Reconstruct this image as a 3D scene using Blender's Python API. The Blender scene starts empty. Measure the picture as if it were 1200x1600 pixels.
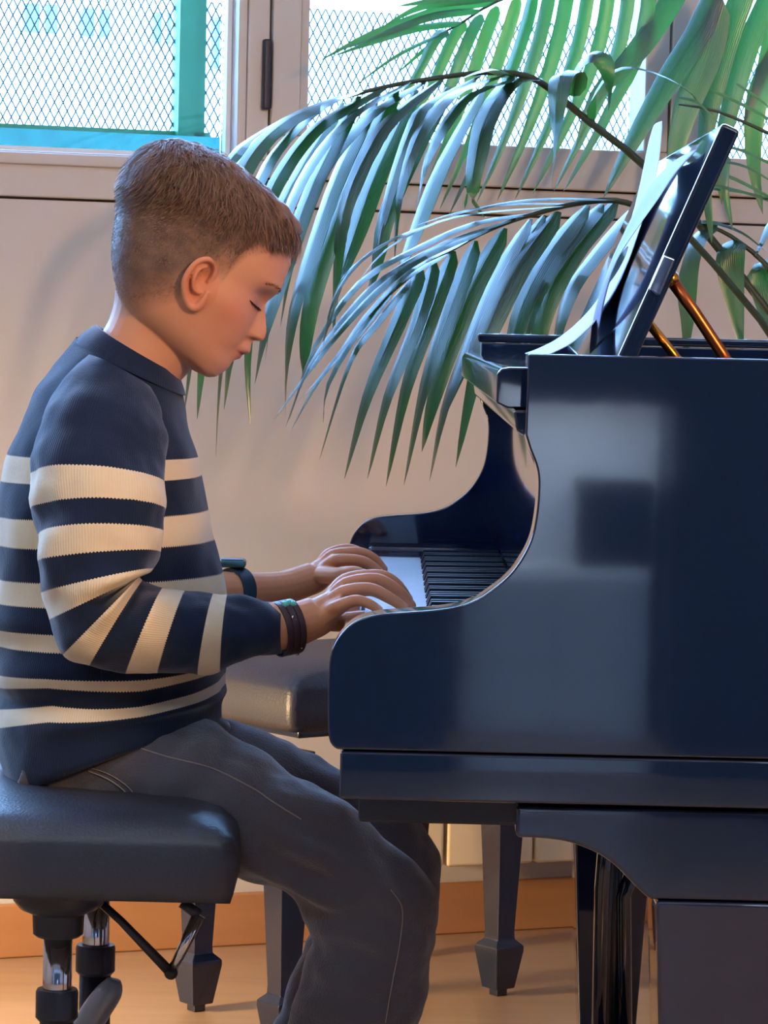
import bpy, bmesh, math, random
import numpy as np
from mathutils import Vector, Matrix, noise
from mathutils.bvhtree import BVHTree

random.seed(7)
rng = np.random.default_rng(7)
SC = bpy.context.scene
COL = SC.collection

# ------------------------------------------------------------------ camera
F = 5000.0                                   # focal length in pixels of the 1200x1600 frame
cam_d = bpy.data.cameras.new('camera')
cam_d.sensor_width = 36.0
cam_d.lens = F / 1600.0 * 36.0
cam_d.clip_end = 200
cam = bpy.data.objects.new('camera', cam_d)
COL.objects.link(cam)
CAMZ = 1.03
cam.matrix_world = (Matrix.Translation((0, 0, CAMZ))
                    @ Matrix.Rotation(math.radians(90) - math.atan(300 / F), 4, 'X')
                    @ Matrix.Rotation(0.023, 4, 'Z'))
SC.camera = cam
CM = cam.matrix_world.copy()
CO = CM.translation.copy()
CR, CU, CF = CM.col[0].to_3d(), CM.col[1].to_3d(), -CM.col[2].to_3d()

# ------------------------------------------------------------------ sky, lights, exposure
SC.view_settings.view_transform = 'Standard'
SC.view_settings.look = 'None'
SC.view_settings.gamma = 1.0
SC.view_settings.use_curve_mapping = False
SC.view_settings.exposure = 0.62
wd = bpy.data.worlds.new('sky'); SC.world = wd
wd.use_nodes = True
wd.node_tree.nodes['Background'].inputs[0].default_value = (0.27, 0.51, 1.0, 1)
wd.node_tree.nodes['Background'].inputs[1].default_value = 22.0


def area_light(name, loc, target, sx, sy, power, color, spread=180):
    d = bpy.data.lights.new(name, 'AREA')
    d.shape = 'RECTANGLE'; d.size = sx; d.size_y = sy
    d.energy = power; d.color = color; d.spread = math.radians(spread)
    o = bpy.data.objects.new(name, d)
    COL.objects.link(o)
    o.location = loc
    o.rotation_euler = (Vector(target) - Vector(loc)).to_track_quat('-Z', 'Y').to_euler()
    return o


# fill lights added to lift the fronts, shaped as ceiling lamps (their housings are built with the room below)
FILL_LAMPS = [((-1.2, 1.0, 2.93), 10, (0.66, 0.82, 1.0)), ((1.3, 0.2, 2.93), 24, (0.66, 0.82, 1.0)),
         ((-1.6, 3.0, 2.93), 5, (0.66, 0.82, 1.0))]
for i, (p, e, c) in enumerate(FILL_LAMPS):
    area_light('ceiling_fill_light', (p[0], p[1], p[2] - 0.035), (p[0], p[1], 0), 1.1, 0.5, e, c)
LOWLAMP = (-1.25, 4.15, 0.42)
area_light('floor_lamp_light', LOWLAMP, (0.1, 4.9, 0.0), 0.16, 0.16, 10, (1.0, 0.66, 0.36), 110)
area_light('niche_fill_light', (0.43, -2.35, 0.825), (0.43, -2.6, 0.25), 0.5, 0.05, 6, (0.62, 0.76, 1.0))  # fill light added unseen to brighten the niche the lacquer mirrors
WARM = (1.75, 0.75, 2.08)
area_light('warm_lamp_light', WARM, (-0.1, 3.4, 0.85), 0.25, 0.25, 46, (1.0, 0.58, 0.25))


def W(px, py, Y):
    d = CF + CR * ((px - 600) / F) + CU * ((800 - py) / F)
    return CO + d * (Y / d.y)


# the window wall stands at an angle to the camera
WA = math.radians(22)
WO = Vector((0, 5.30, 0)); WU = Vector((math.cos(WA), math.sin(WA), 0)); WN = Vector((math.sin(WA), -math.cos(WA), 0))


def wl(s, z, off=0.0):
    return WO + WU * s + WN * off + Vector((0, 0, z))


def WP(px, py, off=0.0):
    d = CF + CR * ((px - 600) / F) + CU * ((800 - py) / F)
    o = WO + WN * off
    return CO + d * ((o - CO).dot(WN) / d.dot(WN))


def SZ(px, py, off=0.0):
    p = WP(px, py, off)
    return (p - WO).dot(WU), p.z


# ------------------------------------------------------------------ helpers
ORG = {}


def lin(r, g, b):
    f = lambda c: (c / 12.92 if c <= 0.04045 else ((c + 0.055) / 1.055) ** 2.4)
    return (f(r / 255), f(g / 255), f(b / 255), 1)


def mat(name, col, rough=0.5, metal=0.0, spec=0.5, noise_amt=0.0, noise_scale=20.0, bump=0.0, bump_scale=60.0,
        coat=0.0, sheen=0.0, trans=0.0, emit=None, emit_s=0.0, stretch=None, sss=0.0):
    m = bpy.data.materials.new(name)
    m.use_nodes = True
    nt = m.node_tree
    b = nt.nodes['Principled BSDF']
    b.inputs['Base Color'].default_value = col
    b.inputs['Roughness'].default_value = rough
    b.inputs['Metallic'].default_value = metal
    b.inputs['Specular IOR Level'].default_value = spec
    b.inputs['Coat Weight'].default_value = coat
    b.inputs['Coat Roughness'].default_value = 0.03
    b.inputs['Sheen Weight'].default_value = sheen
    if trans:
        b.inputs['Transmission Weight'].default_value = trans
    if sss:
        b.inputs['Subsurface Weight'].default_value = sss
        b.inputs['Subsurface Radius'].default_value = (0.012, 0.004, 0.002)
        b.inputs['Subsurface Scale'].default_value = 0.6
    if emit:
        b.inputs['Emission Color'].default_value = emit
        b.inputs['Emission Strength'].default_value = emit_s
    if noise_amt or bump:
        tc = nt.nodes.new('ShaderNodeTexCoord')
        src = tc.outputs['Object']
        if stretch:
            mp = nt.nodes.new('ShaderNodeMapping')
            mp.inputs['Scale'].default_value = stretch
            nt.links.new(src, mp.inputs['Vector']); src = mp.outputs[0]
    if noise_amt:
        n = nt.nodes.new('ShaderNodeTexNoise')
        n.inputs['Scale'].default_value = noise_scale
        n.inputs['Detail'].default_value = 4
        nt.links.new(src, n.inputs['Vector'])
        mx = nt.nodes.new('ShaderNodeMix'); mx.data_type = 'RGBA'
        mx.inputs[6].default_value = tuple(c * (1 - noise_amt) for c in col[:3]) + (1,)
        mx.inputs[7].default_value = tuple(min(1, c * (1 + noise_amt)) for c in col[:3]) + (1,)
        nt.links.new(n.outputs['Fac'], mx.inputs[0])
        nt.links.new(mx.outputs[2], b.inputs['Base Color'])
    if bump:
        n = nt.nodes.new('ShaderNodeTexNoise')
        n.inputs['Scale'].default_value = bump_scale
        n.inputs['Detail'].default_value = 3
        nt.links.new(src, n.inputs['Vector'])
        bp = nt.nodes.new('ShaderNodeBump')
        bp.inputs['Strength'].default_value = bump
        bp.inputs['Distance'].default_value = 0.01
        nt.links.new(n.outputs['Fac'], bp.inputs['Height'])
        nt.links.new(bp.outputs[0], b.inputs['Normal'])
        if coat:
            nt.links.new(bp.outputs[0], b.inputs['Coat Normal'])
    return m


def add_obj(name, me, m=None, parent=None, smooth=False, bevel=0.0, segs=2):
    if m is not None and len(me.materials) == 0:
        me.materials.append(m)
    o = bpy.data.objects.new(name, me)
    COL.objects.link(o)
    if parent is not None:
        o.parent = parent
    if smooth:
        me.polygons.foreach_set('use_smooth', [True] * len(me.polygons))
    if bevel:
        bv = o.modifiers.new('bevel', 'BEVEL')
        bv.width = bevel; bv.segments = segs; bv.limit_method = 'ANGLE'; bv.angle_limit = math.radians(35)
        me.polygons.foreach_set('use_smooth', [True] * len(me.polygons))
        o.modifiers.new('normals', 'WEIGHTED_NORMAL')
    ORG[o.name] = ORG.get(parent.name, Vector((0, 0, 0))) if parent is not None else Vector((0, 0, 0))
    return o


def pydata(name, verts, faces):
    me = bpy.data.meshes.new(name)
    me.from_pydata([tuple(v) for v in verts], [], [tuple(f) for f in faces])
    me.update()
    return me


def make(name, verts, faces, m, parent=None, smooth=False, bevel=0.0, segs=2):
    """one mesh object, vertices given in world space; children sit relative to their thing's base"""
    o = ORG.get(parent.name, Vector((0, 0, 0))) if parent is not None else Vector((0, 0, 0))
    return add_obj(name, pydata(name, [Vector(v) - o for v in verts], faces), m, parent, smooth, bevel, segs)


def thing(name, loc, label=None, cat=None, group=None, kind=None):
    o = bpy.data.objects.new(name, None)
    COL.objects.link(o)
    o.location = loc
    o.empty_display_size = 0.05
    ORG[o.name] = Vector(loc)
    return tag(o, label, cat, group, kind)


def tag(o, label=None, cat=None, group=None, kind=None):
    if label: o['label'] = label
    if cat: o['category'] = cat
    if group: o['group'] = group
    if kind: o['kind'] = kind
    return o


BOXF = [(0, 3, 2, 1), (4, 5, 6, 7), (0, 1, 5, 4), (1, 2, 6, 5), (2, 3, 7, 6), (3, 0, 4, 7)]


def box8(x0, x1, y0, y1, z0, z1):
    return [(x0, y0, z0), (x1, y0, z0), (x1, y1, z0), (x0, y1, z0), (x0, y0, z1), (x1, y0, z1), (x1, y1, z1), (x0, y1, z1)]


def box(name, x0, x1, y0, y1, z0, z1, m, parent=None, bevel=0.0, segs=2):
    return make(name, box8(x0, x1, y0, y1, z0, z1), BOXF, m, parent, bevel=bevel, segs=segs)


def wbox(name, s0, s1, z0, z1, o0, o1, m, parent=None, bevel=0.0):
    """box in the window wall's own frame (s along it, o towards the room)"""
    v = [wl(s, z, o) for (s, o, z) in [(s0, o1, z0), (s1, o1, z0), (s1, o0, z0), (s0, o0, z0), (s0, o1, z1), (s1, o1, z1), (s1, o0, z1), (s0, o0, z1)]]
    return make(name, v, BOXF, m, parent, bevel=bevel)


def prism(name, pts, y0, y1, m, parent=None, bevel=0.0, segs=2):
    """outline in (x, z) swept along y"""
    n = len(pts)
    v = [(x, y0, z) for x, z in pts] + [(x, y1, z) for x, z in pts]
    f = [tuple(range(n)), tuple(range(2 * n - 1, n - 1, -1))]
    f += [((i + 1) % n, i, n + i, n + (i + 1) % n) for i in range(n)]
    area = sum(pts[i][0] * pts[(i + 1) % n][1] - pts[(i + 1) % n][0] * pts[i][1] for i in range(n))
    if area < 0:
        f = [tuple(reversed(q)) for q in f]
    return make(name, v, f, m, parent, bevel=bevel, segs=segs)


def crom(pts, sub):
    """Catmull-Rom through rows of numbers"""
    P = np.array(pts, float)
    n = len(P)
    out = []
    for i in range(n - 1):
        p0 = P[max(i - 1, 0)]; p1 = P[i]; p2 = P[i + 1]; p3 = P[min(i + 2, n - 1)]
        for k in range(sub):
            t = k / sub
            out.append(0.5 * ((2 * p1) + (-p0 + p2) * t + (2 * p0 - 5 * p1 + 4 * p2 - p3) * t * t + (-p0 + 3 * p1 - 3 * p2 + p3) * t ** 3))
    out.append(P[-1])
    return np.array(out)


def rings_mesh(rings, cap=True):
    n = len(rings[0]); v = []; f = []
    for r in rings:
        v += [tuple(p) for p in r]
    for i in range(len(rings) - 1):
        for j in range(n):
            a = i * n + j; b = i * n + (j + 1) % n
            f.append((a, b, b + n, a + n))
    if cap:
        f.append(tuple(range(n - 1, -1, -1)))
        f.append(tuple(range((len(rings) - 1) * n, len(rings) * n)))
    return v, f


def tube_geo(pts, radii, n=12, cap=True, sub=0, flat=None):
    pts = [list(p) for p in pts]
    if not hasattr(radii, '__len__'):
        radii = [radii] * len(pts)
    if sub:
        q = crom([list(p) + [r] for p, r in zip(pts, radii)], sub)
        pts, radii = q[:, :3], q[:, 3]
    pts = [Vector(p) for p in pts]
    rings = []
    t0 = (pts[1] - pts[0]).normalized()
    up = t0.orthogonal().normalized()
    for i, p in enumerate(pts):
        t = (pts[min(i + 1, len(pts) - 1)] - pts[max(i - 1, 0)])
        t = t.normalized() if t.length > 1e-9 else t0
        up = (up - t * up.dot(t)).normalized()
        sd = t.cross(up)
        rings.append([p + (up * math.cos(2 * math.pi * k / n) + sd * math.sin(2 * math.pi * k / n)) * radii[i] for k in range(n)])
    return rings_mesh(rings, cap)


def tube(name, pts, radii, m, parent=None, n=12, sub=0):
    v, f = tube_geo(pts, radii, n, True, sub)
    return make(name, v, f, m, parent, smooth=True)


def lathe(name, prof, center, m, parent=None, n=28, axis='Z'):
    """profile of (radius, height) spun about a vertical axis"""
    rings = [[(center[0] + r * math.cos(2 * math.pi * k / n), center[1] + r * math.sin(2 * math.pi * k / n), center[2] + h) for k in range(n)] for r, h in prof]
    v, f = rings_mesh(rings)
    o = make(name, v, f, m, parent, smooth=True)
    o.modifiers.new('edges', 'EDGE_SPLIT').split_angle = math.radians(40)
    return o


def ab_rings(ctrl, sub, n):
    """limb between two outlines in the photograph's plane.
    ctrl rows: Ax, Ay, Bx, By (pixels), depth of the centre, half depth, bow (pixels the near side rides up)"""
    c = crom(ctrl, sub)
    rings = []
    for ax, ay, bx, by, Y, ry, bow in c:
        A = W(ax, ay, Y); B = W(bx, by, Y)
        mid = (A + B) / 2; h = (B - A) / 2
        k = Y / F
        r = []
        for j in range(n):
            t = 2 * math.pi * j / n
            ct, st = math.cos(t), math.sin(t)
            r.append(mid + h * ct + Vector((0, -ry, bow * k)) * st)
        rings.append(r)
    return rings


def remesh(parts, voxel, smooth_it=4, factor=0.5):
    """several closed shells fused into one continuous surface"""
    V = []; Fc = []
    for v, f in parts:
        o = len(V)
        V += [tuple(p) for p in v]
        Fc += [tuple(i + o for i in q) for q in f]
    me = pydata('tmp', V, Fc)
    bm = bmesh.new(); bm.from_mesh(me)
    bmesh.ops.recalc_face_normals(bm, faces=bm.faces)
    bm.to_mesh(me); bm.free()
    ob = bpy.data.objects.new('tmp', me)
    COL.objects.link(ob)
    r = ob.modifiers.new('r', 'REMESH'); r.mode = 'VOXEL'; r.voxel_size = voxel; r.use_smooth_shade = True
    s = ob.modifiers.new('s', 'SMOOTH'); s.factor = factor; s.iterations = smooth_it
    dg = bpy.context.evaluated_depsgraph_get()
    out = bpy.data.meshes.new_from_object(ob.evaluated_get(dg))
    bpy.data.objects.remove(ob); bpy.data.meshes.remove(me)
    out.polygons.foreach_set('use_smooth', [True] * len(out.polygons))
    return out


def ball(c, r, sx=1, sy=1, sz=1, n=16, M=None):
    rings = []
    for i in range(1, n):
        ph = math.pi * i / n
        rr = []
        for k in range(n * 2):
            th = math.pi * k / n
            p = Vector((sx * math.sin(ph) * math.cos(th), sy * math.sin(ph) * math.sin(th), sz * math.cos(ph))) * r
            if M is not None: p = M @ p
            rr.append(Vector(c) + p)
        rings.append(rr)
    return rings_mesh(rings)


def coords(me):
    a = np.empty(len(me.vertices) * 3, np.float32)
    me.vertices.foreach_get('co', a)
    return a.reshape(-1, 3)


def set_coords(me, a):
    me.vertices.foreach_set('co', np.ascontiguousarray(a, np.float32).ravel()); me.update()


# ------------------------------------------------------------------ materials
M_piano = mat('black_lacquer', lin(14, 28, 54), rough=0.05, spec=0.5, coat=0.6, bump=0.012, bump_scale=5.0)  # black finish; blue haze is mixed into the base colour
M_pianomat = mat('black_satin', lin(18, 27, 44), rough=0.35)
M_ivory = mat('ivory_keys', lin(205, 212, 224), rough=0.22, noise_amt=0.04, noise_scale=30)
M_ebony = mat('ebony_keys', lin(20, 27, 40), rough=0.3)
M_brass = mat('brass', lin(190, 125, 50), rough=0.25, metal=1.0, noise_amt=0.15, noise_scale=60)
M_copper = mat('copper', lin(165, 88, 48), rough=0.3, metal=1.0, noise_amt=0.15, noise_scale=60)
M_chrome = mat('chrome', lin(205, 205, 210), rough=0.12, metal=1.0, bump=0.02, bump_scale=40)
M_rubber = mat('black_plastic', lin(38, 43, 56), rough=0.4, bump=0.05, bump_scale=200)
M_leather = mat('black_leather', lin(52, 54, 64), rough=0.38, bump=0.12, bump_scale=320, noise_amt=0.12, noise_scale=14)
M_paper = mat('paper', lin(176, 178, 200), rough=0.7, noise_amt=0.05, noise_scale=16)
M_paper_shade = mat('shaded_paper', lin(116, 112, 140), rough=0.7, noise_amt=0.05, noise_scale=16)  # same paper, its shade put into a darker lilac colour
M_wall = mat('beige_panel', lin(196, 192, 186), rough=0.45, noise_amt=0.03, noise_scale=3)
M_frame = mat('beige_aluminium', lin(196, 192, 186), rough=0.4, noise_amt=0.02, noise_scale=8)
M_gasket = mat('pale_glazing_bead', lin(215, 228, 235), rough=0.4)
M_gap = mat('shadow_gap', lin(60, 54, 52), rough=0.8)
M_hinge = mat('hinge_black', lin(22, 30, 50), rough=0.4)
M_plaster = mat('plaster', lin(186, 180, 178), rough=0.9, noise_amt=0.04, noise_scale=4)
M_ceil = mat('ceiling_white', lin(225, 225, 225), rough=0.9, noise_amt=0.02, noise_scale=4)
M_darkwood = mat('dark_cabinet', lin(30, 36, 52), rough=0.5, noise_amt=0.2, noise_scale=6)
M_curtain = mat('pale_curtain', lin(205, 205, 215), rough=0.9, noise_amt=0.06, noise_scale=8)
M_rad = mat('radiator_enamel', lin(240, 222, 180), rough=0.35, noise_amt=0.02, noise_scale=8)
M_floor = mat('oak_laminate', lin(172, 142, 108), rough=0.28, noise_amt=0.22, noise_scale=5, stretch=(0.6, 6, 6))
M_skirt = mat('oak_skirting', lin(172, 124, 82), rough=0.3, noise_amt=0.15, noise_scale=5, stretch=(0.8, 0.8, 6))
M_green = mat('green_paint', lin(16, 92, 58), rough=0.5, noise_amt=0.12, noise_scale=30)
M_teal = mat('teal_ledge', lin(24, 112, 108), rough=0.6, noise_amt=0.3, noise_scale=40)
M_wire = mat('grey_green_wire', lin(24, 56, 58), rough=0.5)
M_white = mat('white_render', lin(240, 240, 240), rough=0.9, noise_amt=0.03, noise_scale=1)
M_bluewin = mat('blue_window', lin(70, 105, 130), rough=0.3, noise_amt=0.05)
M_pave = mat('concrete', lin(190, 190, 186), rough=0.9, noise_amt=0.1, noise_scale=3)
M_pot = mat('terracotta', lin(150, 90, 62), rough=0.8, noise_amt=0.12, noise_scale=12)
M_stem = mat('palm_stem', lin(48, 66, 52), rough=0.45, noise_amt=0.2, noise_scale=40)
M_lampglass = mat('fill_lamp_diffuser', lin(240, 240, 240), rough=0.6, emit=(0.85, 0.92, 1, 1), emit_s=2.0)  # glow of the added ceiling lamps


def glass_mat():
    m = bpy.data.materials.new('window_glass'); m.use_nodes = True
    nt = m.node_tree; nt.nodes.clear()
    out = nt.nodes.new('ShaderNodeOutputMaterial')
    mx = nt.nodes.new('ShaderNodeMixShader'); tr = nt.nodes.new('ShaderNodeBsdfTransparent'); gl = nt.nodes.new('ShaderNodeBsdfGlossy')
    fr = nt.nodes.new('ShaderNodeFresnel'); fr.inputs[0].default_value = 1.45
    tr.inputs[0].default_value = (0.93, 0.985, 0.985, 1); gl.inputs['Roughness'].default_value = 0.02
    nt.links.new(fr.outputs[0], mx.inputs[0]); nt.links.new(tr.outputs[0], mx.inputs[1]); nt.links.new(gl.outputs[0], mx.inputs[2])
    nt.links.new(mx.outputs[0], out.inputs[0])
    return m


M_glass = glass_mat()


def leaf_mat():
    m = bpy.data.materials.new('palm_leaf'); m.use_nodes = True
    nt = m.node_tree; b = nt.nodes['Principled BSDF']
    uv = nt.nodes.new('ShaderNodeUVMap')
    w = nt.nodes.new('ShaderNodeTexWave'); w.wave_type = 'BANDS'; w.bands_direction = 'X'
    w.inputs['Scale'].default_value = 2.2; w.inputs['Distortion'].default_value = 1.2
    mp = nt.nodes.new('ShaderNodeMapping'); mp.inputs['Scale'].default_value = (1, 0.25, 1)
    nt.links.new(uv.outputs[0], mp.inputs[0]); nt.links.new(mp.outputs[0], w.inputs['Vector'])
    tc = nt.nodes.new('ShaderNodeTexCoord')
    n = nt.nodes.new('ShaderNodeTexNoise'); n.inputs['Scale'].default_value = 7
    nt.links.new(tc.outputs['Object'], n.inputs['Vector'])
    mx = nt.nodes.new('ShaderNodeMix'); mx.data_type = 'RGBA'
    mx.inputs[6].default_value = lin(15, 30, 38); mx.inputs[7].default_value = lin(28, 52, 50)
    nt.links.new(n.outputs['Fac'], mx.inputs[0])
    nt.links.new(mx.outputs[2], b.inputs['Base Color'])
    b.inputs['Roughness'].default_value = 0.30
    b.inputs['Coat Weight'].default_value = 0.7
    b.inputs['Coat Roughness'].default_value = 0.3
    b.inputs['Coat IOR'].default_value = 1.6
    b.inputs['Specular IOR Level'].default_value = 0.9
    bp = nt.nodes.new('ShaderNodeBump'); bp.inputs['Strength'].default_value = 0.35; bp.inputs['Distance'].default_value = 0.002
    nt.links.new(w.outputs['Fac'], bp.inputs['Height']); nt.links.new(bp.outputs[0], b.inputs['Normal'])
    tl = nt.nodes.new('ShaderNodeBsdfTranslucent'); tl.inputs[0].default_value = lin(70, 175, 62)
    ms = nt.nodes.new('ShaderNodeMixShader'); ms.inputs[0].default_value = 0.22
    nt.links.new(b.outputs[0], ms.inputs[1]); nt.links.new(tl.outputs[0], ms.inputs[2])
    nt.links.new(ms.outputs[0], nt.nodes['Material Output'].inputs[0])
    return m


M_leaf = leaf_mat()

# ------------------------------------------------------------------ the room
XL, XR, YF, ZC = -3.0, 3.2, -2.6, 2.96
yb = lambda x: 5.30 + math.tan(WA) * x
floor = make('floor', [(XL, YF, 0), (XR, YF, 0), (XR, yb(XR), 0), (XL, yb(XL), 0), (XL, YF, -.1), (XR, YF, -.1), (XR, yb(XR), -.1), (XL, yb(XL), -.1)],
             [(0, 1, 2, 3), (7, 6, 5, 4), (4, 5, 1, 0), (5, 6, 2, 1), (6, 7, 3, 2), (7, 4, 0, 3)], M_floor)
ceiling = make('ceiling', [(XL, YF, ZC), (XR, YF, ZC), (XR, yb(XR), ZC), (XL, yb(XL), ZC), (XL, YF, ZC + .1), (XR, YF, ZC + .1), (XR, yb(XR), ZC + .1), (XL, yb(XL), ZC + .1)],
               [(3, 2, 1, 0), (4, 5, 6, 7), (0, 1, 5, 4), (1, 2, 6, 5), (2, 3, 7, 6), (3, 0, 4, 7)], M_ceil)
wall_left = box('wall_left', XL - .1, XL, YF, yb(XL), 0, ZC, M_plaster)
wall_right = box('wall_right', XR, XR + .1, YF, yb(XR), 0, ZC, M_plaster)
wall_front = box('wall_front', XL, XR, YF - .1, YF, 0, ZC, M_ceil)
for o in (floor, ceiling, wall_left, wall_right, wall_front):
    tag(o, kind='structure')

S0 = (XL - 0) / WU.x; S1 = XR / WU.x
_, z_joint = SZ(182, 312)
_, z_g1 = SZ(225, 243)
_, z_fr = SZ(720, 290)
_, z_g2 = SZ(680, 223)
_, z_g3 = SZ(1130, 247)
zj2 = (z_joint + SZ(650, 331)[1]) / 2
z_joint = zj2
Z_TOP = 2.80
sx = lambda px: SZ(px, 150)[0]
wall_back = wbox('wall_back', S0, S1, 0, z_joint - 0.004, -0.12, 0.0, M_wall)
tag(wall_back, kind='structure')
box_h = wbox('panel', S0, S1, Z_TOP, ZC, -0.12, 0.0, M_wall, wall_back)
sk = wbox('baseboard_back', S0, S1, 0.0, 0.087, 0.0, 0.014, M_skirt, None, bevel=0.004)
tag(sk, kind='structure')

wbox('joint_backing', S0, S1, z_joint - 0.006, z_joint + 0.004, -0.09, -0.008, M_gap, wall_back)
wbox('joint_backing', sx(421), S1, z_fr - 0.006, z_fr + 0.004, -0.0595, -0.008, M_gap, wall_back)
wbox('joint_backing', sx(416), sx(424), z_joint, Z_TOP, -0.09, -0.0601, M_gap, wall_back)
wbox('joint_backing', sx(1038), sx(1047), z_joint, Z_TOP, -0.09, -0.0601, M_gap, wall_back)
# window_1: fixed light on the left
w1 = thing('window_1', wl(sx(100), z_joint), kind='structure')
sA = S0 + 0.25
wbox('bottom_rail', sA, sx(418), z_joint, z_g1, -0.06, 0.004, M_frame, w1, bevel=0.003)
wbox('bottom_bead', sA, sx(385), z_g1 - 0.022, z_g1 - 0.003, -0.05, 0.010, M_frame, w1, bevel=0.003)
wbox('stile', sx(385), sx(418.5), z_g1 + 0.0005, Z_TOP, -0.06, 0.006, M_frame, w1, bevel=0.003)
wbox('side_bead', sx(371), sx(384.5), z_g1 + 0.0005, Z_TOP, -0.06, 0.002, M_frame, w1, bevel=0.002)
wbox('gasket', sx(363), sx(370.5), z_g1 + 0.001, Z_TOP, -0.058, -0.03, M_gasket, w1)
wbox('gasket', sA, sx(362), z_g1 + 0.0005, z_g1 + 0.008, -0.058, -0.02, M_gasket, w1)
wbox('stile', S0, sA - 0.001, z_joint, Z_TOP, -0.06, 0.006, M_frame, w1, bevel=0.003)
wbox('glass', sA, sx(363), z_g1, Z_TOP, -0.052, -0.046, M_glass, w1)
wbox('hinge', sx(405.5), sx(418), SZ(412, 172)[1], SZ(412, 62)[1], 0.0065, 0.020, M_hinge, w1, bevel=0.003)
# window_2: opening sash in the middle
w2 = thing('window_2', wl(sx(740), z_joint), kind='structure')
wbox('bottom_frame', sx(421), sx(1200) + 1.2, z_joint, z_fr - 0.003, -0.06, 0.002, M_frame, w2, bevel=0.003)
wbox('sash_rail', sx(421.5), sx(1041), z_fr, z_g2, -0.06, 0.012, M_frame, w2, bevel=0.003)
wbox('sash_stile', sx(421.5), sx(466), z_g2 + 0.0005, Z_TOP, -0.06, 0.012, M_frame, w2, bevel=0.003)
wbox('sash_bead', sx(466.5), sx(480), z_g2 + 0.0005, Z_TOP, -0.06, 0.006, M_frame, w2, bevel=0.002)
wbox('sash_stile', sx(1003.5), sx(1040.5), z_g2 + 0.0005, Z_TOP, -0.06, 0.012, M_frame, w2, bevel=0.003)
wbox('gasket', sx(480.5), sx(483), z_g2 + 0.0005, Z_TOP, -0.058, -0.03, M_gasket, w2)
wbox('glass', sx(480), sx(1003), z_g2, Z_TOP, -0.052, -0.046, M_glass, w2)
# window_3: its neighbour on the right
w3 = thing('window_3', wl(sx(1150), z_joint), kind='structure')
wbox('sash_rail', sx(1044), sx(1200) + 1.2, z_fr, z_g3, -0.06, 0.012, M_frame, w3, bevel=0.003)
wbox('sash_stile', sx(1044), sx(1100), z_g3 + 0.0005, Z_TOP, -0.06, 0.012, M_frame, w3, bevel=0.003)
wbox('glass', sx(1100), sx(1200) + 1.1, z_g3, Z_TOP, -0.052, -0.046, M_glass, w3)
wbox('sash_stile', sx(1200) + 1.1005, S1, z_joint, Z_TOP, -0.06, 0.012, M_frame, w3, bevel=0.003)

# unseen ceiling lamps added to house the fill lights
for i, (p, e, c) in enumerate(FILL_LAMPS):
    t = thing('added_ceiling_lamp', (p[0], p[1], ZC), ['added rectangular ceiling lamp over the left side of the room', 'added rectangular ceiling lamp over the right side of the room', 'added rectangular ceiling lamp nearest the windows'][i], 'ceiling lamp', 'added ceiling lamps')
    box('housing', p[0] - .58, p[0] + .58, p[1] - .28, p[1] + .28, ZC - 0.03, ZC - .001, M_white, t, bevel=0.004)
    box('diffuser', p[0] - .54, p[0] + .54, p[1] - .24, p[1] + .24, ZC - 0.04, ZC - .0305, M_lampglass, t, bevel=0.003)

# radiator under the middle window
s_r0, s_r1 = SZ(697, 1320, .10)[0], SZ(767, 1320, .10)[0]
pitch = s_r1 - s_r0
zr0 = SZ(730, 1354, 0.10)[1]
rad = thing('radiator', wl(s_r0 + 2 * pitch, 0, 0.06), 'cream sectional radiator on the wall under the middle window', 'radiator')
for k in range(-1, 9):
    a = s_r0 + (k) * pitch
    wbox('section', a + 0.0025, a + pitch - 0.0025, zr0, zr0 + 0.58, 0.075, 0.10, M_rad, rad, bevel=0.006)
wbox('core', s_r0 - pitch + .004, s_r0 + 9 * pitch - .004, zr0 + 0.012, zr0 + 0.56, 0.02, 0.0748, M_gap, rad)
wbox('bracket', s_r0 + pitch * .3, s_r0 + pitch * .6, zr0 + .04, zr0 + .1, 0.0, 0.0198, M_rubber, rad)
wbox('bracket', s_r0 + pitch * 7.3, s_r0 + pitch * 7.6, zr0 + .04, zr0 + .1, 0.0, 0.0198, M_rubber, rad)

# ---- outside: mesh fence, paving, house across
fo = -0.42
fence = thing('mesh_fence', wl(0, -.1, fo), 'green framed expanded metal fence right outside the windows', 'fence')
sP0, sP1 = SZ(272, 100, fo)[0], SZ(318, 100, fo)[0]
zR = SZ(150, 200, fo)[1]
wbox('post', sP0, sP0 + (sP1 - sP0) * .55, -0.1, 2.9, fo - .012, fo + .03, M_green, fence)
wbox('post', sP0 + (sP1 - sP0) * .55 + .0005, sP1, -0.1, 2.9, fo - .012, fo + .012, M_green, fence)
wbox('rail', S0, sx(365) + .1, zR - .012, zR, fo - .02, fo + .012, M_green, fence)
wbox('ledge', S0, sx(365) + .1, zR - .20, zR - .0125, fo - .02, fo + .10, M_teal, fence)
cw = 13.2 * 5.75 / F; chh = 25.0 * 5.75 / F
v = []; f = []
sa, sb = S0 * .35, sx(1200) + .25
z0m, z1m = zR - 0.06, SZ(600, 8, fo)[1]
ncol = int((sb - sa) / cw); nrow = int((z1m - z0m) / (chh / 2))
wt = 0.0013
for r in range(nrow):
    for c in range(ncol):
        for sgn in (0, 1):
            s_a = sa + (c + 0.5 * sgn) * cw; s_b = s_a + 0.5 * cw
            up = (sgn + r) % 2 == 0
            za = z0m + r * chh / 2 + (0 if up else chh / 2)
            zb_ = z0m + r * chh / 2 + (chh / 2 if up else 0)
            i = len(v)
            v += [wl(s_a - wt, za, fo), wl(s_a + wt, za, fo), wl(s_b + wt, zb_, fo), wl(s_b - wt, zb_, fo)]
            f.append((i, i + 1, i + 2, i + 3))
mesh_o = make('wire_mesh', v, f, M_wire, fence)
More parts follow.
